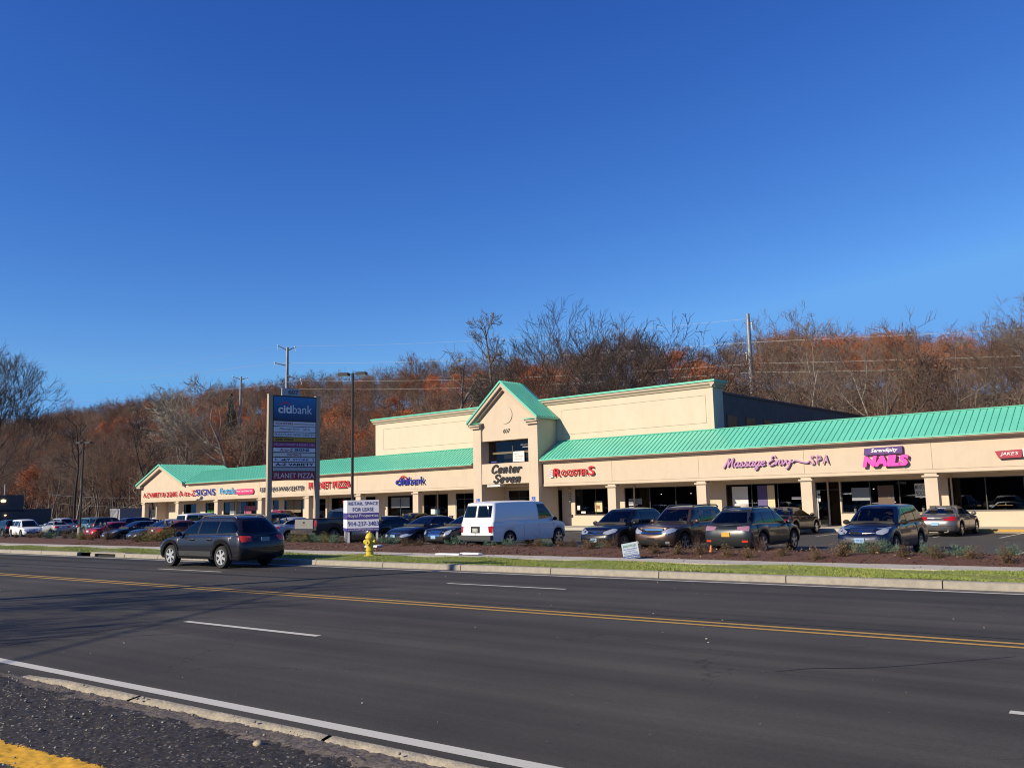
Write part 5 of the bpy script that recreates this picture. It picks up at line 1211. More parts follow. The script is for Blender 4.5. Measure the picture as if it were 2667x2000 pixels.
text('lettering', '607', .72, .30, C_grey, nb, (1.15,-.052,PH+.07), ext=.006, bold=.04)
# lot lamp posts
def lamp_post(label, s_, d, h, lr, r=.085):
    e = empty('lamp_post', bw(s_, d, zlot(s_))[:], lr, label, 'lamp post', 'lamp posts of the car park')
    MB().tube((0,0,0),(0,0,.75),.24,.24,14).tube((0,0,.75),(0,0,.8),.14,.12,12).build('base', M_conc, e, smooth=40)
    MB().tube((0,0,.8),(0,0,h),r,r*.85,10).build('pole', mat('bronze_pole',(.04,.03,.028),.45,.3), e, smooth=50)
    for sx_ in (-1,1):
        MB().box(min(sx_*.06,sx_*.25),max(sx_*.06,sx_*.25),-.03,.03,h-.10,h-.04).box(min(sx_*.25,sx_*.85),max(sx_*.25,sx_*.85),-.20,.20,h-.14,h+.03).build('lamp_head', mat('lamp_case',(.03,.028,.03),.4), e)
        MB().box(min(sx_*.30,sx_*.80),max(sx_*.30,sx_*.80),-.16,.16,h-.15,h-.142).build('lens', mat('lens',(.5,.5,.48),.2), [o for o in e.children if o.name.startswith('lamp_head')][-1])
lamp_post('tall bronze twin-head lamp post rising behind the for-lease sign', -39.9, -18.0, 9.72, R(25))
lamp_post('twin-head lamp post in front of the dark woods at far left', -92.5, -11.0, 9.5, R(25), .10)
# V-shaped for-lease sign
fl = empty('lease_sign', (-27.0, 25.0, .1), 0, 'white V-shaped RETAIL SPACE FOR LEASE board on three posts', 'sign')
vA = empty('sign_face', (0,0,0), R(47)); vA.parent = fl
Wd_ = mat('board_white', (.74,.72,.76), .5); Vi = mat('board_violet', (.085,.06,.30), .5)
BW, qx, qz = 1.30, .537, lambda z: .68+(z-.62)*.69
b1 = MB().box(0,BW,0,.03,.68,1.95).build('board', Wd_, vA)
MB().box(0,BW,-.006,-.001,qz(1.32),qz(1.70)).box(0,BW,-.006,-.001,qz(.62),qz(.80)).build('band', Vi, b1)
for t, x0, x1, z0, z1, m_, k in (('RETAIL SPACE',.10,2.34,2.17,2.36,Vi,dict()),('FOR LEASE',.42,2.0,1.80,2.02,Vi,dict()),('Royal Properties',.06,2.38,1.40,1.63,C_white,dict()),('914-237-3403',.06,2.38,.93,1.20,Vi,dict()),('www.RoyalPropertiesInc.com',.05,2.38,.66,.76,C_white,dict())):
    text('lettering', t, (x1-x0)*qx, (z1-z0)*.69, m_, b1, (x0*qx,-.008,qz(z0)), ext=.003, **k)
vB = empty('sign_face', (-.02,.02,0), R(144)); vB.parent = fl
b2 = MB().box(0,1.3,-.03,0,.68,1.95).build('board', Wd_, vB)
MB().box(0,1.3,.001,.006,qz(1.32),qz(1.70)).box(0,1.3,.001,.006,qz(.62),qz(.80)).build('band', Vi, b2)
for x_, par in ((.02,vA),(1.18,vA),(1.15,vB)):
    MB().box(x_,x_+.09,.035 if par is vA else -.125,.125 if par is vA else -.035,-.4,1.90).build('post', mat('post_white',(.62,.60,.62),.7), par)
# hydrant
hy = empty('fire_hydrant', (-21.15, 20.6, .17), R(20), 'yellow fire hydrant on the grass in front of the for-lease sign', 'fire hydrant')
Yh = mat('hydrant_yellow', (.72,.55,.035), .45, var=.12, scale=9, coat=.3)
MB().lathe([(0,0),(.19,0),(.19,.03),(.15,.04),(.125,.06),(.12,.18),(.145,.19),(.145,.215),(.12,.225),(.12,.56),(.15,.57),(.15,.60),(.125,.61)], n=20).build('barrel', Yh, hy, smooth=40)
MB().lathe([(.13,.60),(.155,.615),(.155,.635),(.135,.66),(.115,.71),(.075,.75),(.035,.765),(.035,.81),(0.001,.815)], n=20).build('bonnet', Yh, hy, smooth=40)
for ax, s_, r_, l_ in (('x',1,.062,.20),('x',-1,.062,.20),('y',-1,.082,.22)):
    n_ = MB(); pr = [(r_*.8,.08),(r_*.8,l_-.05),(r_*1.2,l_-.05),(r_*1.2,l_),(r_*.35,l_),(r_*.35,l_+.03),(0.001,l_+.03)]
    n_.lathe([(a_, s_*b_) for a_, b_ in pr], (0,0,.47), ax, 14); n_.build('nozzle_cap', Yh, hy, smooth=40)
for k in range(8):
    t = k*math.pi/4; 
hb = MB()
for k in range(8): t = k*math.pi/4+.2; hb.tube((.172*math.cos(t),.172*math.sin(t),.03),(.172*math.cos(t),.172*math.sin(t),.055),.012,n=6).tube((.14*math.cos(t),.14*math.sin(t),.60),(.14*math.cos(t),.14*math.sin(t),.65),.012,n=6)
hb.build('bolts', Yh, hy)
# yard sign
ys = empty('yard_sign', (-12.25, 22.25, .15), R(6), 'small tilted blue and white yard sign stuck in by the pavement', 'yard sign')
ys.scale = (.77,.77,.85)
yb = MB().box(-.33,.33,-.006,.006,.03,.56).build('board', mat('yard_white',(.42,.50,.56),.6), ys); yb.rotation_euler = (0,R(-9),0)
MB().box(-.325,.325,-.010,-.007,.04,.14).build('band', mat('yard_blue',(.02,.06,.22),.6), yb)
for t, x0, x1, z0, z1, m_ in (('pepedogs',-.26,.26,.40,.52,mat('yard_green',(.04,.20,.12),.6)),('HOT DOG CATERING',-.27,.27,.335,.37,C_blue),('AT YOUR PLACE',-.2,.2,.27,.305,C_blue),('BIRTHDAYS   PARTIES',-.28,.28,.205,.235,C_blue),('CALL FOR INFORMATION',-.28,.28,.155,.18,C_blue),('www.pepedogs.com',-.28,.28,.07,.11,C_white)):
    text('lettering', t, x1-x0, z1-z0, m_, yb, (x0,-.012,z0), ext=.002)
MB().tube((-.2,.012,-.2),(-.2,.012,.5),.006,n=6).tube((.2,.012,-.2),(.2,.012,.5),.006,n=6).build('wire_stake', M_alum, ys)
# blue accessible parking signs by the tower
def access_sign(s_, label, dx=0):
    e = empty('parking_sign', bw(s_, -2.0, zlot(s_))[:], -BB, label, 'parking sign', 'blue wheelchair parking signs')
    MB().tube((0,0,0),(0,0,2.3),.03,n=8).build('post', M_alum, e)
    b_ = MB().box(-.17,.17,-.04,-.03,2.0,2.34).build('panel', mat('access_blue',(.01,.12,.55),.5), e)
    w = MB(); n = 14
    for i in range(10):
        a_, c_ = math.pi*(.75+i*.11), math.pi*(.75+(i+1)*.11); w.tube((.0+.08*math.cos(a_),-.045,2.12+.08*math.sin(a_)),(.0+.08*math.cos(c_),-.045,2.12+.08*math.sin(c_)),.012,n=5)
    w.tube((-.02,-.045,2.27),(-.02,-.045,2.15),.014,n=5).tube((-.02,-.045,2.15),(.06,-.045,2.14),.012,n=5).tube((.06,-.045,2.14),(.10,-.045,2.06),.012,n=5).ball((-.02,-.045,2.295),.022,.01,.022,8)
    w.build('symbol', C_white, b_)
access_sign(-39.5, 'blue wheelchair parking sign in front of the right tower pillar')
access_sign(-44.9, 'blue wheelchair parking sign above the roof of the white van at its left')
# little things on the verge and in the bed
tag(MB().prism([(0,0),(.35,.0),(.42,.05),(.30,.10),(.02,.08)], 'x', -.32, .32).build('white_bag', C_white, loc=(-24.2,23.6,.24), smooth=60), 'crumpled white bag lying in the planting bed behind the grey wagon', 'bag')
for i, (x_, y_, l_, a_, lab) in enumerate(((-18.7,21.75,.95,R(3),'long white board lying flat on the pavement edge, the nearer of two'),(-18.05,22.1,.8,R(-3),'white plank lying behind the other on the pavement'))):
    o = MB().box(-l_/2,l_/2,-.10,.10,0,.05).build('white_board', C_white, loc=(x_,y_,.19+.01*i)); o.rotation_euler = (0,0,a_); tag(o, lab, 'board')
tag(MB().lathe([(.06,0),(.03,.16),(.015,.2),(0.001,.2)], n=10).build('orange_marker', mat('marker_orange',(.85,.22,.02),.5), loc=(-10.6,24.0,.28)), 'small orange marker in the bark bed right of the tilted yard sign', 'marker')
tc_ = empty('traffic_cone', (-60.2,24.6,.0), 0, 'orange and white striped traffic cone at the lot edge, far left', 'traffic cone')
MB().lathe([(.16,.03),(.04,.72),(0.001,.72)], n=14).build('cone', MATS['marker_orange'], tc_); MB().lathe([(.126,.22),(.098,.38)], n=14).lathe([(.086,.45),(.062,.60)], n=14).build('band', C_white, tc_); MB().box(-.2,.2,-.2,.2,0,.03).build('base', MATS['marker_orange'], tc_)
# grey building at far left
gb = empty('grey_building', bw(-150, 0, zlot(-150))[:], -BB, 'low grey flat-roofed building with a lit wall lamp at the far left edge', 'building')
Mg = mat('grey_block', (.13,.135,.14), .9, var=.1, scale=1, bump=.2)
MB().box(-30,10,-12,.75,0,4.95).build('main_block', Mg, gb); MB().box(-30,9.9,.76,4.75,0,2.78).build('side_block', Mg, gb)
MB().box(-30,10.05,-12.05,.80,2.55,2.78).build('blue_fascia', mat('fascia_navy',(.015,.02,.05),.6), gb); MB().box(-30,10.0,.81,4.85,2.785,2.88).build('parapet', mat('parapet_grey',(.2,.21,.23),.8), gb)
for y_, z_, r_ in ((-2.05,4.1,.28),(-1.7,2.02,.12)):
    MB().ball((10.12,y_,z_),.10,r_*1.3,r_*.8,12).build('wall_lamp', mat('warm_lamp',(1,.62,.25),.5,emit=3.5), gb, smooth=True)
MB().tube((8,-1.2,4.9),(8,-1.2,6.6),.09,n=8).build('vent_pipe', M_alum, gb)
fe = empty('board_fence', bw(-134, 12, zlot(-134))[:], -BB, 'weathered grey board fence behind the far cars', 'fence')
MB().box(0,32,0,.05,.1,2.3).build('boards', mat('fence_grey',(.06,.055,.055),.9,var=.3,scale=2), fe)
fp = MB()
for i in range(13): fp.box(i*2.6,i*2.6+.1,-.1,-.002,0,2.4)
fp.build('posts', mat('fence_grey',(.06,.055,.055),.9), fe)
tr = empty('utility_trailer', bw(-112, 2.5, zlot(-112))[:], -BB, 'white box trailer roof glimpsed left of the gable', 'trailer')
MB().box(-1.4,1.4,-1,3,2.35,2.6).box(-1.35,1.35,-.95,2.95,.9,2.35).build('box', mat('trailer_grey',(.3,.3,.32),.6), tr)
MB().lathe([(0.001,-.1),(.38,-.1),(.38,.1),(0.001,.1)], (1.0,0,.38), 'x', 16).lathe([(0.001,-.1),(.38,-.1),(.38,.1),(0.001,.1)], (-1.0,0,.38), 'x', 16).build('wheels', M_rub, tr)
# ---- power line on the hill
M_steel = mat('galvanised', (.30,.31,.33), .5, .4, var=.15, scale=1)
def pylon(label, s_, d, top, arms, base=None, r0=.42, r1=.2, rz=0):
    z0 = hill(s_, d)-1; e = empty('transmission_pole', bw(s_, d, z0)[:], -BB+rz, label, 'power pole', 'transmission poles on the hill')
    MB().tube((0,0,0),(0,0,top-z0),r0,r1,12).build('pole', M_steel, e, smooth=50)
    for x1, z, zt in arms:
        MB().tube((0,0,z-z0),(x1,0,zt-z0),.14,.07,8).build('cross_arm', mat('dark_steel',(.06,.06,.07),.5,.4), e, smooth=50)
        MB().tube((x1,0,zt-z0),(x1*1.06,0,zt-z0-.9),.06,n=6).ball((x1,0,zt-z0+.05),.16,.16,.16,8).build('insulator', mat('insulator_white',(.6,.6,.6),.4), e, smooth=50)
    return e
pylon('steel transmission pole with three arms rising behind the pylon sign', -145, 50, 33.2, [(-3.2,32.6,34.0),(2.6,32.6,32.9),(-4.2,29.5,30.6),(4.6,27.5,26.2)], r0=.5, r1=.28)
pylon('shorter distant transmission pole left of the three-armed one', -202, 75, 36, [(-3.9,35.2,36.4),(3.0,35.2,35.3)], r0=.45, r1=.25)
pylon('pale steel transmission pole standing over the block on the right', -51.5, 60, 26.7, [(.5,25.6,25.2),(-.5,21.8,21.2)], r0=.5, r1=.25)
def wires(label, pts, sags, n=1, r=.022, grp='power lines over the hill'):
    mb = MB()
    for (a, b, sag) in zip(pts, pts[1:], sags):
        a, b = Vector(a), Vector(b); N = 18; pr = a
        for i in range(1, N+1):
            t = i/N; p = a.lerp(b, t); p.z -= sag*4*t*(1-t); mb.tube(pr, p, r, n=4, caps=False); pr = p
    o = mb.build('power_line', mat('wire_metal',(.34,.33,.32),.5,.3), fix=False); tag(o, label, 'power line', grp)
wires('upper wire slung from the three-armed pole across to the pale pole and off right', [bw(-149.2,50,30.6),bw(-51.6,60,22.7),bw(40,62,14.5)], [.9,-.0])
wires('long wires in the sky running left from the three-armed pole', [bw(-420,40,44.5),bw(-235,45,35.0),bw(-149.2,50,30.6)], [1.2,.5])
wires('second wire a little lower beside the upper one', [bw(-340,45,39),bw(-235,46,30.2),bw(-140.4,50,26.1),bw(-51.1,60,19.7),bw(40,62,13.0)], [1,.6,.9,.6])
wires('lowest hill wire crossing the trees', [bw(-145.0,50,24.9),bw(-51.1,60,18.5),bw(40,62,11.6)], [.9,.6])
wires('thin faint wires topmost in the sky', [bw(-330,45,41),bw(-148.2,50,33.9),bw(-51.6,60,26.0)], [1,1.0], r=.013)
wires('low service wires before the dark woods beside the left gable', [bw(-150,8,4.6),bw(-103,8,3.55)], [.5], r=.016)
wires('lowest service wire beside the left gable', [bw(-145,8,3.0),bw(-103,8,2.3)], [.4], r=.016)
# ================================================================ trees and shrubs
def tree_segs(rg, H, spread, fork=.3, n1=7, depth=4, r0=.25, up=.25, droop=0, twig=.012, dens=1.0, leader=True, wob=.16):
    segs = []; tips = []
    def rv(): v = rg.normal(size=3); return v/np.linalg.norm(v)
    def branch(p, d, L, r, lev):
        n = 5 if lev == 0 else (4 if lev < 3 else 3); pts = [p]; rad = [r]; dirs = [d]
        for i in range(n):
            d = d+rv()*wob*(1+.3*lev)+np.array([0,0,up*.35 if lev > 0 else .12]); d = d/np.linalg.norm(d); p = p+d*L/n; r2 = r*(1-(i+1)/n*(.82 if lev == 0 else .72))
            segs.append((pts[-1], p, rad[-1], max(r2, twig*.5), lev)); pts.append(p); rad.append(max(r2, twig*.5)); dirs.append(d)
        if lev >= depth: tips.append(p); tips.append(pts[len(pts)//2]); return
        k = n1 if lev == 0 else max(2, int(round((5.2-lev*.35)*dens)))
        for j in range(k):
            t0 = fork if lev == 0 else .25
            t = t0+(1-t0)*(j+rg.random())/k; i = min(n-1, int(t*n)); fr = t*n-i; q = pts[i]*(1-fr)+pts[i+1]*fr
            dd = dirs[i+1]; a = rv(); a = a-dd*a.dot(dd); a /= np.linalg.norm(a)
            ang = (1.05-.55*t if lev == 0 else .75)*(.8+.5*rg.random()); nd = dd*math.cos(ang)+a*math.sin(ang)
            LL = (spread*(1.15-.55*t) if lev == 0 else L*(.55+.3*rg.random())*(1.1-.4*t))
            branch(q, nd, LL, max(rad[i]*(.58 if lev == 0 else .55), twig), lev+1)
    branch(np.zeros(3), np.array([rg.normal()*.04, rg.normal()*.04, 1.]), H*(.8 if leader else .55), r0, 0)
    return segs, np.array(tips)
def fan_segs(rg, H, spread, fork=.2, n1=9, depth=7, r0=.5, up=.1, twig=.018, ratio=.79, wob=.07):
    """old open-grown oak: limbs fan out of a low fork and keep dividing in two, filling a dome"""
    segs = []; tips = []
    def rv(): v = rg.normal(size=3); return v/np.linalg.norm(v)
    def go(p, d, L, r, lev):
        n = 3
        for i in range(n):
            d = d+rv()*wob*(1+.25*lev)+np.array([0,0,up*.3]); d = d/np.linalg.norm(d); q = p+d*L/n; r2 = max(r*(1-.12*(i+1)/n*2), twig)
            segs.append((p, q, max(r, twig), r2, min(lev, 5))); p = q; r = r2
            if lev >= 2 and rg.random() < .45:      # short side twig
                s = d+rv()*.7; s /= np.linalg.norm(s); e_ = p+s*L*.55; segs.append((p, e_, twig, twig*.6, 5)); tips.append(e_)
        if lev >= depth: tips.append(p); return
        a = rv(); a = a-d*a.dot(d); a /= np.linalg.norm(a); k = 2 if rg.random() < .8 else 3
        for j in range(k):
            b = a if j == 0 else (-a if j == 1 else np.cross(a, d)); g = .26+.26*rg.random(); nd = d*math.cos(g)+b*math.sin(g)
            go(p, nd, L*ratio*(.85+.3*rg.random()), max(r*(.72 if j == 0 else .62), twig), lev+1)
    t = np.array([0,0,H*fork]); segs.append((np.zeros(3), t, r0, r0*.8, 0)); L0 = spread/3.6
    for j in range(n1):
        az = j*2.399+rg.random()*.5; th = .12+1.0*((j+.5)/n1)**.8
        go(t-np.array([0,0,.06*H*rg.random()]), np.array([math.sin(th)*math.cos(az), math.sin(th)*math.sin(az), math.cos(th)]), L0*(1.12-.2*th), r0*(.52-.12*th), 1)
    return segs, np.array(tips)
def seg_mesh(name, segs, m, sides=(8,6,4,3,3,3)):
    V = []; F = []; o = 0
    for p0, p1, ra, rb, lev in segs:
        n = sides[min(lev, 5)]; d = p1-p0; L = np.linalg.norm(d); 
        if L < 1e-6: continue
        d = d/L; a = np.cross(d, [0,0,1.] if abs(d[2]) < .9 else [1.,0,0]); a /= np.linalg.norm(a); b = np.cross(d, a)
        t = np.arange(n)*2*math.pi/n; c = np.outer(np.cos(t), a)+np.outer(np.sin(t), b)
        V.append(p0+c*ra); V.append(p1+c*rb)
        i = np.arange(n); F.append(np.stack([o+i, o+(i+1)%n, o+n+(i+1)%n, o+n+i], 1)); o += 2*n
    return grid_mesh(name, np.concatenate(V), np.concatenate(F), m)
def leaf_mesh(name, tips, rg, n, r, smin, smax, m):
    c = tips[rg.integers(0, len(tips), n)]+rg.normal(size=(n,3))*r
    a = rg.normal(size=(n,3)); a /= np.linalg.norm(a,axis=1)[:,None]; b = rg.normal(size=(n,3)); b /= np.linalg.norm(b,axis=1)[:,None]; s = (smin+(smax-smin)*rg.random(n))[:,None]
    return tris_mesh(name, np.stack([c-a*s, c+b*s*.6, c+a*s, c-b*s*.6], 1).reshape(-1,3), m, 4)
M_bark = mat('bark_brown', (.085,.060,.045), .9, var=.3, scale=2, objvar=.3)
M_barkd = mat('bark_dark', (.045,.032,.026), .9, var=.3, scale=2)
M_barkp = mat('bark_pale', (.42,.38,.31), .85, col2=(.20,.17,.13), scale=1.2)
M_barkg = mat('bark_grey', (.19,.155,.125), .9, var=.3, scale=2, objvar=.2)
M_twig = mat('twig_brown', (.15,.082,.055), .9, var=.25, scale=.6, objvar=.4)
M_twigg = mat('twig_grey', (.22,.145,.10), .9, var=.25, scale=.6, objvar=.35)
M_rust = mat('rust_leaf', (.40,.085,.022), .8, col2=(.60,.19,.05), scale=.8, objvar=.3)
M_brown = mat('brown_leaf', (.17,.075,.042), .8, col2=(.27,.13,.07), scale=.8, objvar=.3)
def build_tree(name, seed, mb_, mt, leaf=None, nleaf=0, lr=.35, ls=(.08,.2), sides=(8,6,4,3,3,3), **k):
    """returns Empty root with trunk and crown (and leaves) at the origin"""
    rg = np.random.default_rng(seed); segs, tips = (fan_segs if k.pop('fan', False) else tree_segs)(rg, **k)
    root = empty(name)
    o = link('trunk', seg_mesh('trunk', [s for s in segs if s[4] <= 1], mb_, sides), root)
    c = link('crown', seg_mesh('crown', [s for s in segs if s[4] > 1], mt, sides), root)
    if leaf: link('leaves', leaf_mesh('leaves', tips, rg, nleaf, lr, *ls, leaf), c)
    return root
def place(root, x, y, z, sc=1.0, rz=0, lab=None, cat='tree', grp=None, zs=1.0):
    root.location = (x, y, z); root.scale = (sc, sc, sc*zs); root.rotation_euler = (0,0,rz); tag(root, lab, cat, grp); return root
# notable single trees ------------------------------------------------------------
def notable(name, seed, s_, d, top, lab, bark, twig_m, base=None, rz=0, **k):
    z0 = hill(s_, d)-.3 if base is None else base; k.setdefault('H', top-z0)
    t = build_tree(name, seed, bark, twig_m, **k)
    zmax = max(v.co.z for c in t.children for v in c.data.vertices); p = bw(s_, d)
    sc = (top-z0)/zmax; place(t, p.x, p.y, z0, sc, rz, lab); return t
notable('oak_tree', 3, -66.5, 36, 26.6, 'broad bare oak with a wide rounded crown rising behind the tower', M_barkd, M_barkd, fan=True, H=23, spread=19, fork=.22, n1=11, depth=8, r0=.62, twig=.02)
notable('oak_tree', 8, -57.5, 37, 24.6, 'bare crooked oak right of the broad oak, behind the block', M_barkd, M_barkd, fan=True, H=21, spread=15, fork=.30, n1=7, depth=7, r0=.45, twig=.02, wob=.12)
notable('oak_tree', 14, -52.0, 37, 23.0, 'smaller bare oak at the right end of the group behind the block', M_barkd, M_barkd, fan=True, H=19, spread=14, fork=.28, n1=7, depth=7, r0=.42, twig=.02, wob=.12)
notable('bare_tree', 5, -77.0, 36, 27.8, 'tall narrow bare tree with a straight trunk just left of the tower gable', M_barkg, M_barkg, H=24, spread=3.0, fork=.45, n1=9, depth=4, r0=.30, up=.25, twig=.026)
notable('bare_tree', 19, -84.5, 36, 23.6, 'broken-topped bare tree leaning left of the tower', M_barkg, M_barkg, H=18, spread=6.5, fork=.35, n1=5, depth=3, r0=.40, up=.1, twig=.03, wob=.28)
notable('sycamore_tree', 23, -127, 20, 23.6, 'white-barked sycamore rising behind the left wing roof near the gable', M_barkp, M_barkp, H=19, spread=8, fork=.3, n1=8, depth=4, r0=.34, up=.25, twig=.04)
notable('sycamore_tree', 29, -117.5, 22, 22, 'leaning pale sycamore between the white-barked one and the pylon sign', M_barkp, M_barkg, H=18, spread=7.5, fork=.4, n1=6, depth=4, r0=.40, up=.15, twig=.035, wob=.22)
notable('sycamore_tree', 31, -136, 22, 14.5, 'low pale forked sycamore beside the left gable', M_barkp, M_barkp, H=12, spread=5, fork=.2, n1=5, depth=3, r0=.25, up=.1, twig=.03, wob=.3)
notable('bare_tree', 38, -121, -12, 24.0, 'huge dark bare tree spreading in from the left edge', M_barkd, M_bark, base=-.7, fan=True, H=22, spread=18, fork=.3, n1=9, depth=8, r0=.55, up=.35, twig=.02, wob=.08)
notable('bare_tree', 41, -128, -9, 25, 'second dark bare tree behind the huge one at the left edge', M_barkd, M_twig, base=-.7, H=20, spread=10, fork=.3, n1=8, depth=5, r0=.5, up=.25, dens=.8, twig=.02)
notable('bare_tree', 43, -113, -3, 14.5, 'thin straight dark tree right of the huge bare tree', M_barkd, M_barkd, base=-.7, H=13, spread=2.2, fork=.5, n1=7, depth=3, r0=.16, up=.1, twig=.02)
notable('bare_tree', 47, -126, 14, 17.5, 'slender crooked dark tree leaning beside the thin straight one', M_barkd, M_barkd, base=-.7, H=14, spread=3.0, fork=.4, n1=6, depth=4, r0=.13, up=.1, twig=.02)
for i, (s_, d, top, sd) in enumerate(((-38,44,22,61),(-31,50,22,62),(-24,48,20,63),(-10,62,24,64),(-15,44,18,65),(2,50,20,66))):
    notable('birch_tree', sd, s_, d, top, 'pale many-stemmed bare tree low on the hill, %s' % ('left of the pale pole','right of the pale pole','above the sloping dark wall end','high at the right','over the green roof at the right','at the right edge')[i], M_barkp, M_barkg, H=13, spread=5, fork=.12, n1=7, depth=4, r0=.16, up=.35, twig=.02)
# wood on the hill: shared prototypes ------------------------------------------------
protos = []
for i in range(6):
    protos.append(('bare_tree', build_tree('bare_tree', 100+i, M_barkg if i % 2 else M_bark, M_twigg if i % 2 else M_twig, H=15, spread=5.2+.4*i, fork=.3, n1=8, depth=4, r0=.20, up=.28, twig=.024, dens=.9, sides=(6,4,3,3,3,3))))
for i in range(3):
    protos.append(('rust_oak', build_tree('rust_oak', 120+i, M_barkd, M_twig, leaf=M_rust, nleaf=9500, lr=.45, ls=(.07,.15), H=13, spread=5.5, fork=.25, n1=9, depth=3, r0=.22, up=.2, twig=.024, sides=(6,4,3,3,3,3))))
for i in range(2):
    protos.append(('brown_oak', build_tree('brown_oak', 130+i, M_barkd, M_twig, leaf=M_brown, nleaf=5000, lr=.55, ls=(.06,.14), H=14, spread=5.5, fork=.25, n1=9, depth=3, r0=.22, up=.2, twig=.024, sides=(6,4,3,3,3,3))))
for i in range(2):
    protos.append(('pale_tree', build_tree('pale_tree', 140+i, M_barkp, M_twigg, H=14, spread=5, fork=.18, n1=8, depth=4, r0=.17, up=.3, twig=.026, sides=(6,4,3,3,3,3))))
LABS = {'pale_tree': 'bare tree with pale trunk', 'bare_tree': 'leafless grey-brown tree', 'rust_oak': 'oak with rust-red leaves', 'brown_oak': 'oak with sparse brown leaves'}
def where(s_, d):
    a = 'at the foot of the slope' if d < 60 else ('halfway up the slope' if d < 115 else 'on the crest of the hill')
    q = s_*(50+60)/(50+d)          # roughly what it shows above
    b = 'beyond the left gable' if q < -205 else ('behind the left wing' if q < -125 else ('behind the tower' if q < -88 else ('behind the raised block' if q < -50 else 'behind the right wing')))
    return a+' '+b
rw = random.Random(77); used = set(); spots = []
def rusty(s_, d):
    return math.sin(s_*.045+2.2)+math.sin(d*.06+s_*.02)+.6*math.sin(s_*.13)
for _ in range(10000):
    s_, d = rw.uniform(-560, 40), rw.uniform(33, 150)
    if s_ > -103 and d < 36: continue
    # outside the view to the right
    if s_ > -(50+d)*.0+18+.0*d: continue
    if all((s_-a)**2+(d-b)**2 > (27 if d < 105 else 19) for a, b in spots[-1500:]): spots.append((s_, d))
for _ in range(600):                       # low ground left of the shops
    s_, d = rw.uniform(-420,-112), rw.uniform(16, 33)
    if all((s_-a)**2+(d-b)**2 > 22 for a, b in spots): spots.append((s_, d))
# specific rust-red oaks the photo shows
reds = [(-162,106),(-163,101),(-158,110),(-141,118),(-116,92),(-121,104),(-118,98),(-124,98),(-112,86),(-255,106),(-231,90),(-205,80),(-200,74),(-209,86),(-330,96),(-58,110),(-63,114),(-62,124),(-57,118),(-41,106),(-44,112),(-94,116),(-80,102),(-271,94),(-155,118),(-70,140),(-76,143),(-64,142),(-58,140),(-50,138),(-82,140),(-30,140),(-36,132),(-24,128),(-150,60),(-143,66)]
items = []
for s_, d in spots:
    u = rw.random(); rr_ = rusty(s_, d)
    if s_ > -75 and d < 88: u = max(u, .35)
    if any((s_-a)**2+(d-b)**2 < 42 for a, b in reds): k = 6+rw.randrange(3)
    elif rr_ > 1.25 and u < .30: k = 6+rw.randrange(3)
    elif u < .09+.10*max(0, rr_): k = 6+rw.randrange(3)
    elif u < .30+.1*rr_: k = 9+rw.randrange(2)
    elif u > .86: k = 11+rw.randrange(2)
    else: k = rw.randrange(6)
    items.append((s_, d, k, rw.uniform(.62,.90) if d > 120 else (rw.uniform(.65,.9) if k in (6,7,8) else rw.uniform(.75,1.1)), rw.uniform(0,6.28), math.hypot(s_, d+D0)))
# order by how large they show: near ones and those on the skyline first
items.sort(key=lambda t: t[5]*(.62 if t[1] > 132 else 1))
cnt = {'pale_tree': 0, 'bare_tree': 0, 'rust_oak': 0, 'brown_oak': 0}; rest = []; first = set(); LIM = {'pale_tree': 80, 'bare_tree': 250, 'rust_oak': 110, 'brown_oak': 90}
for s_, d, k, sc, rz, r_ in items:
    nm, pr = protos[k]
    if cnt[nm] >= LIM[nm]: rest.append((s_, d, k, sc, rz)); continue
    cnt[nm] += 1
    o = pr if k not in first else copy_tree(pr); first.add(k); p = bw(s_, d, hill(s_, d)-.3)
    place(o, p.x, p.y, p.z, sc, rz, LABS[nm]+' '+where(s_, d), 'tree', 'trees of the hillside wood', zs=rw.uniform(.9,1.1))
# the rest of the wood: one object, instances on points
pm_ = bpy.data.meshes.new('wood'); pts = [bw(s_, d, hill(s_, d)-.3)[:] for s_, d, *_ in rest]; pm_.from_pydata(pts, [], [])
for nm, ty in (('idx','INT'),('rz','FLOAT'),('sc','FLOAT')): pm_.attributes.new(nm, ty, 'POINT')
pm_.attributes['idx'].data.foreach_set('value', [t[2] for t in rest]); pm_.attributes['rz'].data.foreach_set('value', [t[4] for t in rest]); pm_.attributes['sc'].data.foreach_set('value', [t[3] for t in rest])
hid = bpy.data.collections.new('wood_prototypes')
for i, (nm, pr) in enumerate(protos):       # each prototype as one joined mesh
    mb_ = bmesh.new(); mats_ = []
    for ch in list(pr.children)+[g for c in pr.children for g in c.children]:
        n0 = len(mb_.faces); mb_.from_mesh(ch.data); mb_.faces.ensure_lookup_table()
        for f in mb_.faces[n0:]: f.material_index = len(mats_)
        mats_.append(ch.data.materials[0])
    me = bpy.data.meshes.new('wood_tree'); mb_.to_mesh(me); mb_.free()
    for m in mats_: me.materials.append(m)
    hid.objects.link(bpy.data.objects.new('wood_tree_%02d' % i, me))
g = bpy.data.node_groups.new('scatter', 'GeometryNodeTree'); g.interface.new_socket('Geometry', in_out='INPUT', socket_type='NodeSocketGeometry'); g.interface.new_socket('Geometry', in_out='OUTPUT', socket_type='NodeSocketGeometry')
N_ = g.nodes.new; gi = N_('NodeGroupInput'); go = N_('NodeGroupOutput'); m2p = N_('GeometryNodeMeshToPoints'); iop = N_('GeometryNodeInstanceOnPoints'); ci = N_('GeometryNodeCollectionInfo')
ci.inputs['Collection'].default_value = hid; ci.inputs['Separate Children'].default_value = True; ci.inputs['Reset Children'].default_value = True; iop.inputs['Pick Instance'].default_value = True
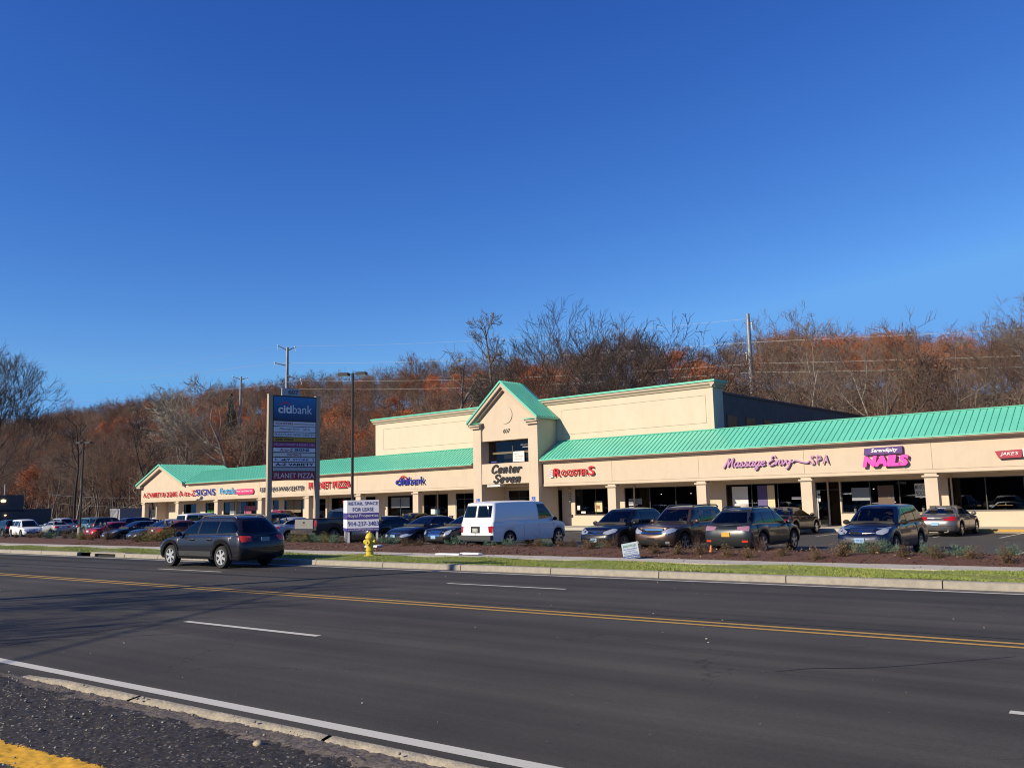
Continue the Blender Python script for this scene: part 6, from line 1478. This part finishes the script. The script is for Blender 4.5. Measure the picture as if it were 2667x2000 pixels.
def attr(nm, ty): a = N_('GeometryNodeInputNamedAttribute'); a.data_type = ty; a.inputs[0].default_value = nm; return a.outputs[0]
cx_ = N_('ShaderNodeCombineXYZ'); L_ = g.links.new
L_(gi.outputs[0], m2p.inputs[0]); L_(m2p.outputs[0], iop.inputs['Points']); L_(ci.outputs[0], iop.inputs['Instance']); L_(attr('idx','INT'), iop.inputs['Instance Index'])
L_(attr('rz','FLOAT'), cx_.inputs[2]); L_(cx_.outputs[0], iop.inputs['Rotation']); L_(attr('sc','FLOAT'), iop.inputs['Scale']); L_(iop.outputs[0], go.inputs[0])
wo = link('far_wood', pm_); md = wo.modifiers.new('scatter', 'NODES'); md.node_group = g
tag(wo, 'dense far leafless brown wood covering the rest of the hill', 'wood', kind='stuff')
# undergrowth on the slope: fine brown brush, one mass
n = 60000; rb_ = np.random.default_rng(5); s_ = rb_.uniform(-420, 16, n); d = 31+rb_.random(n)**1.3*95
ok = ~((s_ > -100) & (d < 34)); s_, d = s_[ok], d[ok]; n = len(s_); h0 = np.array([hill(a, b) for a, b in zip(s_, d)])
bx = UU.x*s_+NN.x*(D0+d); by = UU.y*s_+NN.y*(D0+d); hh = 1.2+2.6*rb_.random(n); w = .03+.035*rb_.random(n); a = rb_.random(n)*6.28; lx = rb_.normal(size=n)*.8; ly = rb_.normal(size=n)*.8
v = np.empty((n,3,3)); v[:,0] = np.stack([bx-w*np.cos(a),by-w*np.sin(a),h0],1); v[:,1] = np.stack([bx+w*np.cos(a),by+w*np.sin(a),h0],1); v[:,2] = np.stack([bx+lx,by+ly,h0+hh],1)
tag(link('undergrowth', tris_mesh('undergrowth', v.reshape(-1,3), M_twigg)), 'thin brown undergrowth on the wooded slope', 'undergrowth', kind='stuff')
# conifer glimpses
for i, (s_, d, top, lab) in enumerate(((-203,73,31.5,'dark conifer beside the shorter transmission pole'),)):
    z0 = hill(s_, d)-.2; rg = np.random.default_rng(300+i); H = top-z0; e = empty('pine_tree')
    link('trunk', seg_mesh('trunk', [(np.zeros(3), np.array([0,0,H*.97]), .2, .03, 0)], M_barkd), e)
    n = 9000; t = rg.random(n)**.8; a = rg.random(n)*6.28; rad = (1-t)*H*.27*rg.random(n)**.5*(.8+.2*np.sin(t*60)); c = np.stack([rad*np.cos(a), rad*np.sin(a), H*(.08+.92*t)-rad*.25], 1)
    aa = rg.normal(size=(n,3)); aa[:,2] *= .4; aa /= np.linalg.norm(aa,axis=1)[:,None]; b = rg.normal(size=(n,3)); b /= np.linalg.norm(b,axis=1)[:,None]; q_ = .12+.16*rg.random((n,1))
    link('crown', tris_mesh('crown', np.stack([c-aa*q_, c+b*q_*.3, c+aa*q_, c-b*q_*.3],1).reshape(-1,3), mat('conifer', (.018,.035,.016), .8, var=.3, scale=2), 4), e)
    p = bw(s_, d, z0); place(e, p.x, p.y, p.z, 1, 0, lab)
# ---- shrubs in the bark bed ------------------------------------------------------
M_jun = mat('juniper_leaf', (.085,.17,.10), .7, col2=(.15,.25,.16), scale=3, objvar=.15); M_shb = mat('azalea_leaf', (.13,.085,.030), .8, col2=(.21,.12,.05), scale=5, objvar=.25)
M_shy = mat('yellow_leaf', (.20,.15,.03), .8, col2=(.13,.14,.04), scale=4, objvar=.2); M_shr = mat('red_twig_leaf', (.10,.018,.03), .8, var=.3, scale=3); M_stem = mat('shrub_stem', (.10,.06,.04), .9)
def shrub(name, seed, m, rx, h, n, ls, spiky=False, stems=26):
    rg = np.random.default_rng(seed); e = empty(name); sg = []; tips = []
    for i in range(stems):
        a = rg.random()*6.28; el = .35+1.1*rg.random() if spiky else .5+1.0*rg.random(); L = (h if not spiky else rx)*(.6+.5*rg.random()); d = np.array([math.cos(a)*math.cos(el)*rx/h*(1.1), math.sin(a)*math.cos(el)*rx/h*1.1, math.sin(el)]); p = np.zeros(3)
        for k in range(4):
            q = p+d*L/4+rg.normal(size=3)*.02; sg.append((p, q, .008*(1-k/5), .008*(1-(k+1)/5), 4)); p = q; tips.append(p)
    link('stems', seg_mesh('stems', sg, M_stem), e)
    if n:
        tips = np.array(tips); c = tips[rg.integers(0, len(tips), n)]+rg.normal(size=(n,3))*.045; c[:,2] = np.maximum(c[:,2], .02)
        if spiky: a = c/np.linalg.norm(c,axis=1)[:,None]+rg.normal(size=(n,3))*.35
        else: a = rg.normal(size=(n,3))
        a /= np.linalg.norm(a,axis=1)[:,None]; b = rg.normal(size=(n,3)); b /= np.linalg.norm(b,axis=1)[:,None]; s = ls*(.6+.8*rg.random((n,1)))
        link('foliage', tris_mesh('foliage', np.stack([c-a*s, c+b*s*.35, c+a*s, c-b*s*.35],1).reshape(-1,3), m, 4), e)
    return e
SP = {'brown': [shrub('azalea_shrub', 400+i, M_shb, .34, .36, 1300, .020) for i in range(3)], 'green': [shrub('juniper_shrub', 410+i, M_jun, .42, .30, 2200, .026, True) for i in range(3)],
      'yellow': [shrub('golden_shrub', 420+i, M_shy, .50, .42, 1900, .024) for i in range(2)], 'red': [shrub('red_twig_shrub', 430+i, M_shr, .38, .66, 300, .016, False, 34) for i in range(2)]}
SHN = {'brown': ('brown-leaved azalea', 'brown azaleas in the bark bed'), 'green': ('blue-green juniper', 'junipers in the bark bed'), 'yellow': ('yellow-green shrub', 'yellow-green shrubs in the bark bed'), 'red': ('red-twigged upright shrub', 'red-twigged shrubs in the bark bed')}
SHRUBS = [('brown', -12.15, 23.5, 1, 'right beside the tilted yard sign'),
 ('brown', -11.35, 23.33, 1, 'at the orange marker'),
 ('brown', -10.74, 23.52, 1, 'in front of the charcoal crossover, left end'),
 ('brown', -9.83, 23.26, 1, 'in front of the charcoal crossover, under its plate'),
 ('brown', -9.13, 23.11, 1, 'in front of the charcoal crossover, right half'),
 ('brown', -8.34, 23.5, 0.95, 'just right of the charcoal crossover'),
 ('brown', -7.33, 23.12, 1, 'in the gap between crossover and navy SUV'),
 ('brown', -6.81, 23.63, 1.1, 'in front of the navy SUV, left end'),
 ('brown', -6.18, 24.39, 0.95, 'between two junipers at the navy SUV'),
 ('brown', -5.3, 23.78, 1, 'below the front wheel of the navy SUV'),
 ('brown', -4.52, 23.71, 1.15, 'in front of the silver grey sedan'),
 ('brown', -3.74, 23.47, 1.1, 'right of the last juniper but one'),
 ('brown', -2.95, 23.15, 1.15, 'standing last in the row at the right'),
 ('green', -6.46, 24.45, 0.9, 'in front of the navy SUV grille'),
 ('green', -6.07, 24.93, 1.05, 'under the navy SUV headlamp'),
 ('green', -4.94, 24.56, 0.9, 'just behind the navy SUV wheel'),
 ('green', -4.13, 24.16, 0.85, 'below the silver grey sedan plate'),
 ('green', -2.99, 24.21, 0.8, 'behind the last azalea at the right'),
 ('red', -11.3, 24.58, 0.8, 'at the tail of the brown SUV'),
 ('red', -9.49, 25.1, 0.95, 'at the right rear wheel of the charcoal crossover'),
 ('brown', -17.26, 24.83, 1, 'under the van side door'),
 ('green', -17.16, 25.12, 0.8, 'by the van front wheel'),
 ('brown', -16.5, 25.03, 1, 'by the nose of the van'),
 ('brown', -16.08, 25.14, 0.9, 'left of the black crossover'),
 ('brown', -14.85, 24.25, 1.25, 'below the pale blue plate of the black crossover'),
 ('green', -15.53, 26.06, 0.85, 'below the black crossover headlamp'),
 ('brown', -14.93, 25.44, 1, 'beside the dry branching shrub'),
 ('red', -14.66, 25.51, 0.95, 'at the right corner of the black crossover'),
 ('green', -21.58, 25.41, 1, 'at the left rear corner of the van'),
 ('green', -20.06, 25.49, 0.85, 'under the van bumper'),
 ('green', -19.31, 25.67, 0.95, 'at the van rear wheel'),
 ('brown', -22.98, 24.19, 1.1, 'below the dark blue sedan lamp'),
 ('brown', -22.62, 24.57, 0.8, 'below the chrome-grilled sedan'),
 ('green', -24.52, 25.02, 1, 'below the dark blue sedan plate'),
 ('brown', -24.26, 23.87, 1, 'at the right post of the for-lease sign'),
 ('green', -25.5, 25.43, 1, 'right of the for-lease sign'),
 ('brown', -19.35, 26.54, 0.9, 'under the middle of the van'),
 ('yellow', -30.38, 25.09, 1.1, 'right of the grey wagon tail'),
 ('yellow', -29.9, 25.19, 1.0, 'below the pickup bumper'),
 ('green', -29.54, 25.46, 1.1, 'below the pickup plate'),
 ('yellow', -28.78, 25.44, 1.0, 'left of the for-lease sign, nearer the pickup'),
 ('green', -27.9, 25.18, 1.1, 'left of the for-lease sign'),
 ('brown', -27.56, 25.26, 1, 'touching the left post of the for-lease sign'),
 ('brown', -57.3, 24.89, 1.0, 'left of the striped cone'),
 ('brown', -56.37, 25.06, 1.0, 'right of the striped cone'),
 ('brown', -54.98, 25.32, 1.0, 'below the white minivan nose'),
 ('brown', -54.2, 25.46, 1.2, 'right of the white minivan'),
 ('green', -52.43, 25.27, 1.3, 'below the silver white sedan'),
 ('brown', -50.56, 25.13, 1.3, 'below the silver white sedan tail'),
 ('brown', -49.75, 25.29, 1.2, 'left of the red sedan'),
 ('yellow', -47.78, 24.72, 1.2, 'below the red sedan corner'),
 ('brown', -46.42, 24.54, 1.4, 'below the red sedan plate'),
 ('brown', -45.27, 24.78, 1.8, 'between the red sedan and the luxury sedan'),
 ('brown', -41.48, 24.29, 1.6, 'below the luxury sedan nose'),
 ('yellow', -40.79, 24.44, 1.6, 'between the dark sedans'),
 ('yellow', -40.11, 24.59, 1.7, 'ahead of the wagon nose, left'),
 ('yellow', -39.66, 24.68, 1.6, 'just ahead of the wagon nose')]
seen = set(); cyc = {k: 0 for k in SP}
for kd, x, y, sc, where in SHRUBS:
    pr = SP[kd][cyc[kd] % len(SP[kd])]; cyc[kd] += 1
    o = pr if id(pr) not in seen else copy_tree(pr); seen.add(id(pr))
    t = min(1, max(0, (y-22.5)/(YB(x)-22.5))); z = .13+.16*math.sin(math.pi*min(1, t*1.15))-.33*max(0, t-.45)/.55
    place(o, x, y, z-.04, sc*(.82 if kd == 'green' else .95)*rw.uniform(.92,1.08), rw.uniform(0,6.28), ('%s %s' % (SHN[kd][0], where)), 'shrub', SHN[kd][1])
# ---- things outside the frame whose shadows the photo shows on the road -----------
up = empty('utility_pole', (-23.3, 2.6, 0), 0, 'wooden utility pole standing beyond the left edge of the photo beside the road', 'utility pole')
MB().tube((0,0,0),(0,0,10.6),.17,.12,10).build('pole', mat('pole_wood',(.12,.08,.05),.9,var=.3,scale=3), up)
MB().box(-1.2,1.2,-.06,.06,9.7,9.85).build('cross_arm', mat('pole_wood',(.12,.08,.05),.9), up)
wm = MB()
for dx, z in ((-1.1,9.9),(0,10.55),(1.1,9.9)):
    pass
for (a, b) in (((-23.3,2.6,7.6),(-9,-30,9)),((-23.3,2.6,7.2),(-60,2.0,7.4))): wm.tube(a, b, .03, n=5)
tag(wm.build('service_wires', M_rub), 'black service wires leaving the utility pole beyond the left edge', 'wires')
t = build_tree('roadside_tree', 201, M_barkd, M_barkd, H=10, spread=5, fork=.4, n1=8, depth=4, r0=.2, up=.2, twig=.018); place(t, -25.5, -5.5, 0, .95, 0, 'bare roadside tree beyond the left edge throwing branch shadows on the road')
t = build_tree('roadside_tree', 202, M_barkd, M_barkd, H=9, spread=4, fork=.4, n1=8, depth=4, r0=.16, up=.2, twig=.018); place(t, -21.0, -8.0, 0, .9, 2, 'second bare roadside tree beyond the left edge')

# ---- added unseen across the road, behind the camera, to darken what the shop glass and the car flanks mirror
ob = empty('added_brick_building', (-30, -62, 0), 0, 'added long low brown brick building across the road, behind the camera', 'building')
MB().box(-230,60,-14,0,-.1,6.5).box(-230.2,60.2,-14.2,.2,6.5,6.8).build('wall', mat('added_brown_brick',(.12,.065,.045),.9,var=.25,scale=2), ob)
ow = MB()
for i in range(24): ow.box(-66+i*5.2,-63.5+i*5.2,.01,.06,.9,3.2)
ow.build('added_shop_windows', M_dark, ob)
for i in range(26):  # tree row added out of view so glass and car sides mirror dark
    p = protos[(i*5) % 6][1] if i % 3 else protos[9+(i//3) % 2][1]; o = copy_tree(p)
    place(o, -135+i*7.2+rw.uniform(-2,2), -48+rw.uniform(-5,5), 0, .62+.15*rw.random(), rw.uniform(0,6), 'bare tree in the added row across the road, behind the camera', 'tree', 'added trees across the road')
